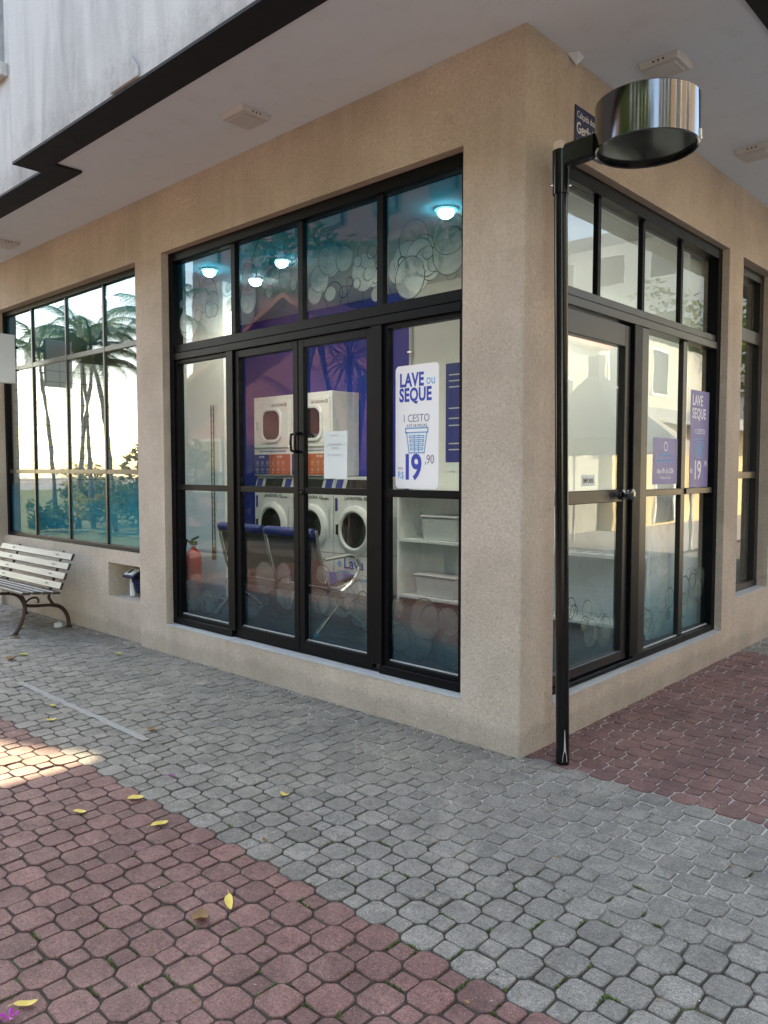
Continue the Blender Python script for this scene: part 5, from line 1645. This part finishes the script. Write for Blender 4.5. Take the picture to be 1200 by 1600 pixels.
def blob_tree(x, y, h, r, seed, label, mat='foliage', n=2600, name='broadleaf_tree', cat='tree', trunk=True, ls=0.16):
    rnd = random.Random(seed)
    t = thing(name, (x, y, -0.08), label, cat)
    if trunk:
        tk = MB()
        tk.tube([(x, y, -0.1), (x + .1, y, h * .3), (x, y + .1, h * .55)], [0.05 * r + .06, 0.04 * r + .05, 0.03 * r + .03], 8)
        for q in range(4):
            a = q * 1.6
            tk.tube([(x, y, h * .4), (x + math.cos(a) * r * .3, y + math.sin(a) * r * .3, h * .6), (x + math.cos(a) * r * .6, y + math.sin(a) * r * .6, h * .75)], [0.03 * r + .02, .03, .015], 6)
        tk.build('trunk', 'bark', t)
    cl_ = [(Vector((rnd.gauss(0, .45), rnd.gauss(0, .45), rnd.uniform(-.45, .55))) * r, r * rnd.uniform(.28, .5)) for _ in range(16)]
    m_ = MB()
    for k in range(n):
        c_, cr_ = rnd.choice(cl_)
        v = Vector((rnd.gauss(0, 1), rnd.gauss(0, 1), rnd.gauss(0, 1))).normalized() * cr_ * rnd.uniform(.6, 1.05)
        p = Vector((x, y, h - r * .75)) + c_ + v
        if p.z < 0: p.z = rnd.uniform(0, .4)
        a = Vector((rnd.gauss(0, 1), rnd.gauss(0, 1), rnd.gauss(0, .6))).normalized()
        b = a.cross(Vector((rnd.gauss(0, 1), rnd.gauss(0, 1), rnd.gauss(0, 1)))).normalized()
        s_ = ls * rnd.uniform(.6, 1.3)
        m_.add([p - a * s_, p + b * s_ * .45, p + a * s_, p - b * s_ * .45], [(0, 1, 2, 3)])
    m_.build('crown', mat, t, recalc=False)
blob_tree(-15.3, -6.9, 2.3, 0.9, 11, 'yellow flowering shrub on the lawn by the palms', 'foliage_yellow', 1200, 'flowering_shrub', 'shrub', False, .12)
blob_tree(-19.5, -10.5, 3.0, 1.8, 12, 'rounded green shrub behind the palms', 'foliage', 1600, 'round_shrub', 'shrub', False)
blob_tree(9.5, 27, 8.5, 3.4, 14, 'dark green tree behind the yellow house')
blob_tree(6.2, -9.5, 8.0, 3.2, 15, 'dense dark tree behind the viewer on the side street', n=3600)
blob_tree(-3.5, -13.5, 9.5, 4.0, 16, 'dense dark tree right of the pink house', n=5200, ls=.2)
blob_tree(-9.0, -17.5, 11.5, 4.6, 21, 'tall dense tree added behind the pink house to darken the reflected sky', n=6000, ls=.22)  # this and the next two trees are added to darken reflected sky
blob_tree(-16.0, -15.5, 9.0, 3.6, 22, 'dense tree added behind the left end of the pink house against reflected sky', n=6000, ls=.22)
blob_tree(-5.6, -9.8, 7.5, 2.6, 23, 'dark tree added between the dracaenas and the pink house against reflected sky', n=3600)

blob_tree(-17.2, -7.6, 1.5, 0.8, 31, 'low green shrub between the palm trunks', 'foliage', 900, 'low_shrub', 'shrub', False, .1)
for q_, (xx_, yy_, hh_, rr_, mm_, ll_) in enumerate(((-19.0, -6.8, 1.3, .7, 'foliage', 'small green shrub left of the palm trunks'), (-20.5, -7.6, 1.6, .9, 'foliage_yellow', 'yellow-green shrub far left on the lawn'), (-16.6, -5.6, .9, .5, 'foliage_yellow', 'small yellow shrub at the foot of the palms'), (-14.6, -5.7, 1.2, .7, 'foliage', 'green shrub at the right end of the lawn bed'), (-17.9, -5.2, .7, .5, 'foliage', 'very low shrub in front of the palms'))):
    blob_tree(xx_, yy_, hh_, rr_, 50 + q_, ll_, mm_, 800, 'garden_shrub', 'shrub', False, .08)
# hedge added along the pink house to darken the lower panes' reflection
hg = thing('added_dark_hedge', (-11, -7.8, -0.06), 'long dark hedge added before the pink house to darken its reflection', 'hedge')
hr = random.Random(5); hm = MB()
for k in range(9000):
    p = Vector((hr.uniform(-14.2, -4.5), -7.8 + hr.uniform(-.35, .35), hr.uniform(0, 1.5)))
    a = Vector((hr.gauss(0, 1), hr.gauss(0, 1), hr.gauss(0, 1))).normalized(); b = a.cross(Vector((hr.gauss(0, 1), hr.gauss(0, 1), 1))).normalized()
    s_ = hr.uniform(.04, .09)
    hm.add([p - a * s_, p + b * s_ * .5, p + a * s_, p - b * s_ * .5], [(0, 1, 2, 3)])
hm.build('foliage', 'foliage', hg, recalc=False)
# spiky dracaena in front of the pink house
def dracaena(x, y, heads, label):
    t = thing('dracaena_tree', (x, y, -0.06), label, 'tree', 'spiky trees reflected in the main window')
    st = MB(); lf_ = MB(); rnd = random.Random(int(abs(x) * 10))
    for (dx, dy, h) in heads:
        st.tube([(x, y, -0.1), (x + dx * .3, y + dy * .3, h * .5), (x + dx, y + dy, h)], [.07, .05, .04], 8)
        for k in range(70):
            az = rnd.uniform(0, 6.28); el = rnd.uniform(-.7, 1.4); ln = rnd.uniform(.5, .85)
            d = Vector((math.cos(az) * math.cos(el), math.sin(az) * math.cos(el), math.sin(el)))
            s_ = Vector((-math.sin(az), math.cos(az), 0)) * 0.022
            p0 = Vector((x + dx, y + dy, h)); pm = p0 + d * ln * .55; pe = p0 + d * ln + Vector((0, 0, -.18))
            lf_.add([p0 - s_ * .5, p0 + s_ * .5, pm + s_, pm - s_], [(0, 1, 2, 3)])
            lf_.add([pm - s_, pm + s_, pe], [(0, 1, 2)])
    st.build('trunk', 'bark', t); lf_.build('crown', 'frond', t, recalc=False)
dracaena(-6.6, -5.0, ((0, 0, 3.3), (.5, .2, 2.7), (-.5, .2, 3.6)), 'three-headed spiky dracaena reflected right of the double door')
dracaena(-4.9, -5.4, ((0, 0, 2.9), (.4, -.3, 3.7)), 'two-headed spiky dracaena reflected in the right-hand pane')

# pink house
M['pink'] = simple('rose_house_render', (0.46, 0.20, 0.21), 0.85, 0, 0.3, 0.15, 1.0, 0.3, 40)
M['roof_tile'] = simple('terracotta_roof', (0.40, 0.14, 0.08), 0.8, 0, 0.3, 0.25, 6, 0.5, 30)
ph = thing('pink_house', (-13, -10, 0), 'rose-pink gabled house reflected in the main shop window', 'house')
w = MB().prism([(-17.5, -0.1), (-9.6, -0.1), (-9.6, 3.9), (-12.2, 5.6), (-17.5, 3.4)], (0, 0, 0), (1, 0, 0), (0, 0, 1), (0, -1, 0), 8.6, 15)
w.build('walls', 'pink', ph)
w = MB()
for (xa, za, xb, zb) in ((-17.9, 3.25, -12.2, 5.62), (-12.2, 5.62, -9.2, 3.66)):
    w.add([(xa, -8.3, za), (xb, -8.3, zb), (xb, -15.2, zb), (xa, -15.2, za), (xa, -8.3, za + .12), (xb, -8.3, zb + .12), (xb, -15.2, zb + .12), (xa, -15.2, za + .12)],
          [(0, 3, 2, 1), (4, 5, 6, 7), (0, 1, 5, 4), (1, 2, 6, 5), (2, 3, 7, 6), (3, 0, 4, 7)])
w.build('roof', 'roof_tile', ph)
for (xa, xb, za, zb) in ((-16.4, -15.2, 1.0, 2.3), (-11.6, -10.5, 1.0, 2.3)):
    f = MB().ring([(xa - .08, za - .08), (xb + .08, za - .08), (xb + .08, zb + .08), (xa - .08, zb + .08)], [(xa, za), (xb, za), (xb, zb), (xa, zb)], (0, 0, 0), (1, 0, 0), (0, 0, 1), (0, -1, 0), 8.54, 8.62).build('window_frame', 'white_appliance', ph)
    MB().box(xa, xb, -8.597, -8.585, za, zb).build('window_pane', 'dark_glass', f)
dd = MB().box(-14.1, -13.0, -8.599, -8.55, 0, 2.2).build('door', 'slat', ph, bevel=.01)

# yellow house along the side street
M['yellow'] = simple('warm_yellow_render', (0.62, 0.51, 0.30), 0.85, 0, 0.3, 0.1, 1.0, 0.2, 40)
M['pale_grey_wall'] = simple('pale_grey_green_render', (0.42, 0.44, 0.41), 0.85, 0, 0.3, 0.12, 1.2, 0.2, 40)
gh = thing('grey_house', (9, 13.5, 0), 'pale grey house between the pavilion tent and the yellow house', 'house')
box('walls', 'pale_grey_wall', (7.3, 12, 11.0, 15.2, -0.1, 4.6), gh)
box('roof', 'roof_tile', (7.0, 12.3, 10.8, 15.3, 4.61, 4.8), gh)
f = box('window', 'white_appliance', (7.26, 7.299, 12.6, 13.8, 2.6, 3.8), gh)
box('pane', 'dark_glass', (7.24, 7.259, 12.68, 13.72, 2.68, 3.72), f)
bh = thing('added_brown_sky_blocker', (9, 4, 0), 'dark brown house added beyond the right edge to block sky light', 'house')  # unseen house added to keep sky light off the side wall
box('walls', simple('brown_render', (0.20, 0.16, 0.125), 0.85, 0, 0.3, 0.15, 1.0, 0.2, 40), (6.8, 12, -1.5, 9.2, -0.1, 8.5), bh)
for fl_ in range(2):
    for c_ in range(3):
        f = box('window', 'white_appliance', (6.76, 6.799, -0.2 + c_ * 3.2, 1.3 + c_ * 3.2, 1.2 + fl_ * 3.6, 3.0 + fl_ * 3.6), bh)
        box('pane', 'dark_glass', (6.74, 6.759, -0.12 + c_ * 3.2, 1.22 + c_ * 3.2, 1.28 + fl_ * 3.6, 2.92 + fl_ * 3.6), f)
yh = thing('yellow_house', (8.5, 19, 0), 'sunlit yellow house with arched doors reflected in the side window', 'house')
def arch(y0, y1, z1):
    r = (y1 - y0) / 2
    return [(y0, 0.02), (y0, z1 - r)] + [((y0 + y1) / 2 - r * math.cos(math.pi * k / 12), z1 - r + r * math.sin(math.pi * k / 12)) for k in range(1, 12)] + [(y1, z1 - r), (y1, 0.02)]
w = MB()
w.box(7.0, 12, 15.4, 26, -0.1, 3.0)
w.build('walls', 'yellow', yh)
box('upper_storey', 'pale_grey_wall', (8.2, 12, 15.6, 26, 3.0, 5.6), yh)
for (a, b) in ((18.0, 19.3), (22.0, 23.3)):
    po_ = arch(a - .12, b + .12, 2.42)
    pi_ = arch(a, b, 2.3)
    n_ = len(po_)
    f = MB().ring(po_, pi_, (6.99, 0, 0), (0, 1, 0), (0, 0, 1), (-1, 0, 0), -0.05, 0.04).build('arch_surround', 'white_appliance', yh)
    MB().prism(pi_, (6.995, 0, 0), (0, 1, 0), (0, 0, 1), (-1, 0, 0), 0.0, 0.006).build('arch_door', M['dark_glass'], f)
w = MB().add([(5.9, 15.3, 2.75), (7.0, 15.3, 3.2), (7.0, 26, 3.2), (5.9, 26, 2.75), (5.9, 15.3, 2.85), (7.0, 15.3, 3.3), (7.0, 26, 3.3), (5.9, 26, 2.85)],
             [(0, 3, 2, 1), (4, 5, 6, 7), (0, 1, 5, 4), (1, 2, 6, 5), (2, 3, 7, 6), (3, 0, 4, 7)])
w.build('awning', simple('grey_awning', (0.30, 0.33, 0.33), 0.8), yh)
for (a, b) in ((17.4, 18.7), (20.3, 21.6)):
    f = MB().box(8.17, 8.205, a, b, 3.9, 5.4).build('window_frame', 'white_appliance', yh)
    MB().box(8.155, 8.168, a + .08, b - .08, 3.98, 5.32).build('window_pane', 'dark_glass', f)

nh = thing('added_gable_sun_blocker', (-15, 5, 0), 'unseen gabled house added left of the shop to shape the sunlit patch', 'house')  # added out of view; its roof slope cuts the sun patch edge
MB().prism([(0.0, -0.1), (8.0, -0.1), (8.0, 5.75), (4.0, 9.25), (0.0, 5.75)], (0, 0, 0), (0, 1, 0), (0, 0, 1), (1, 0, 0), -20, -12.0).build('walls', 'shell', nh)
w = MB()
for (ya, za, yb, zb) in ((-0.02, 5.74, 4.0, 9.26), (4.0, 9.26, 8.02, 5.74)):
    w.add([(-20, ya, za), (-20, yb, zb), (-12.01, yb, zb), (-12.01, ya, za), (-20, ya, za + .08), (-20, yb, zb + .08), (-12.01, yb, zb + .08), (-12.01, ya, za + .08)],
          [(0, 3, 2, 1), (4, 5, 6, 7), (0, 1, 5, 4), (1, 2, 6, 5), (2, 3, 7, 6), (3, 0, 4, 7)])
w.build('roof', 'roof_tile', nh)

wb = thing('white_apartment_block', (14, 38, 0), 'tall white apartment block beyond the yellow house', 'building')
MB().box(6, 20, 32, 44, -0.1, 13).build('walls', 'shell', wb)
for fl_ in range(4):
    for c_ in range(5):
        x = 7.0 + c_ * 2.6; z = 1.4 + fl_ * 3.0
        f = MB().box(x, x + 1.4, 31.95, 31.998, z, z + 1.5).build('window', 'white_appliance', wb)
        MB().box(x + .08, x + 1.32, 31.93, 31.949, z + .08, z + 1.42).build('pane', 'dark_glass', f)
bb = thing('added_grey_sky_blocker', (12, -7, 0), 'grey building added behind the viewer to band the chrome drum and block sky', 'building')  # added; height and window strips shaped for drum banding and less sky
MB().box(11, 18, -9, -1.7, -0.1, 10.5).build('walls', simple('cool_grey_render', (0.20, 0.225, 0.25), 0.85), bb)
for fl_ in range(3):
    for c_ in range(4):
        y = -8.6 + c_ * 1.75; z = 0.8 + fl_ * 3.3
        f = MB().box(10.95, 10.998, y, y + 1.1, z, z + 2.5).build('window', 'alu', bb)
        MB().box(10.93, 10.949, y + .08, y + 1.02, z + .08, z + 2.42).build('pane', 'dark_glass', f)

db_ = thing('added_dark_reflection_block', (-19, -20, 0), 'long dark rose block added behind the pink house to hide reflected sky', 'building')  # added block that covers bright sky in the upper panes
MB().box(-33, -5, -25, -19.5, -0.1, 15).build('walls', simple('dark_rose_render', (0.16, 0.085, 0.10), 0.85, 0, 0.3, 0.2, 0.7), db_)
for k in range(9):
    for fl_ in range(4):
        f = MB().box(-32 + k * 3.0, -30.6 + k * 3.0, -19.498, -19.44, 1.6 + fl_ * 3.4, 3.2 + fl_ * 3.4).build('window', 'alu', db_)
        MB().box(-31.9 + k * 3.0, -30.7 + k * 3.0, -19.439, -19.42, 1.7 + fl_ * 3.4, 3.1 + fl_ * 3.4).build('pane', 'dark_glass', f)
tb_ = thing('added_drum_backdrop_tower', (4, -18, 0), 'grey tower with white pilasters added behind the viewer for the drum reflection', 'building')  # added so the chrome drum mirrors stripes instead of open sky
MB().box(-3, 10, -24, -17, -0.1, 13).build('walls', simple('grey_render', (0.20, 0.19, 0.185), 0.85, 0, 0.3, 0.15, 1.0), tb_)
for k in range(6):
    MB().box(-2.6 + k * 2.4, -2.0 + k * 2.4, -16.998, -16.8, 0, 13).build('pilaster', 'white_paint', tb_)
    for fl_ in range(4):
        if k < 5:
            f = MB().box(-1.7 + k * 2.4, -0.5 + k * 2.4, -16.998, -16.95, 1.0 + fl_ * 3, 2.6 + fl_ * 3).build('window', 'alu', tb_)
            MB().box(-1.62 + k * 2.4, -0.58 + k * 2.4, -16.949, -16.93, 1.08 + fl_ * 3, 2.52 + fl_ * 3).build('pane', 'dark_glass', f)
blob_tree(3.2, -11.5, 9.5, 3.0, 17, 'tall dark tree added behind the viewer to darken the drum reflection', n=3600)  # this and the next tree are added for darker reflections and shade
blob_tree(9.0, -3.5, 6.5, 2.0, 18, 'slim dark tree added to shade the side street', n=2400)

# grey pavilion tent
tt = thing('pavilion_tent', (4.6, 10.2, 0), 'grey pyramid pavilion tent reflected in the side door', 'tent')
ax_, ay_ = 4.9, 10.5
cz_ = [(ax_ - 1.3, ay_ - 1.5), (ax_ + 1.3, ay_ - 1.5), (ax_ + 1.3, ay_ + 1.5), (ax_ - 1.3, ay_ + 1.5)]
w = MB()
vs = []
for t_, z_ in ((1.0, 2.1), (0.6, 2.55), (0.25, 3.05), (0.09, 3.35), (0.085, 3.75)):
    vs += [(ax_ + (px_ - ax_) * t_, ay_ + (py_ - ay_) * t_, z_) for px_, py_ in cz_]
fs_ = []
for q in range(4):
    for i in range(4):
        j = (i + 1) % 4
        fs_.append((q * 4 + i, q * 4 + j, q * 4 + 4 + j, q * 4 + 4 + i))
w.add(vs, fs_)
w.build('canopy', simple('grey_tent_cloth', (0.34, 0.34, 0.33), 0.85), tt, recalc=False)
w = MB()
for i in range(4):
    j = (i + 1) % 4
    a, b = cz_[i], cz_[j]
    w.add([(a[0], a[1], 2.1), (b[0], b[1], 2.1), (b[0], b[1], 1.85), (a[0], a[1], 1.85)], [(0, 1, 2, 3)])
w.build('valance', simple('pale_tent_cloth', (0.5, 0.5, 0.48), 0.85), tt, recalc=False)
for (px_, py_) in cz_:
    MB().tube([(px_, py_, -0.06), (px_, py_, 1.0), (px_, py_, 2.1)], 0.035, 8).build('pole', 'grey_plastic', tt)
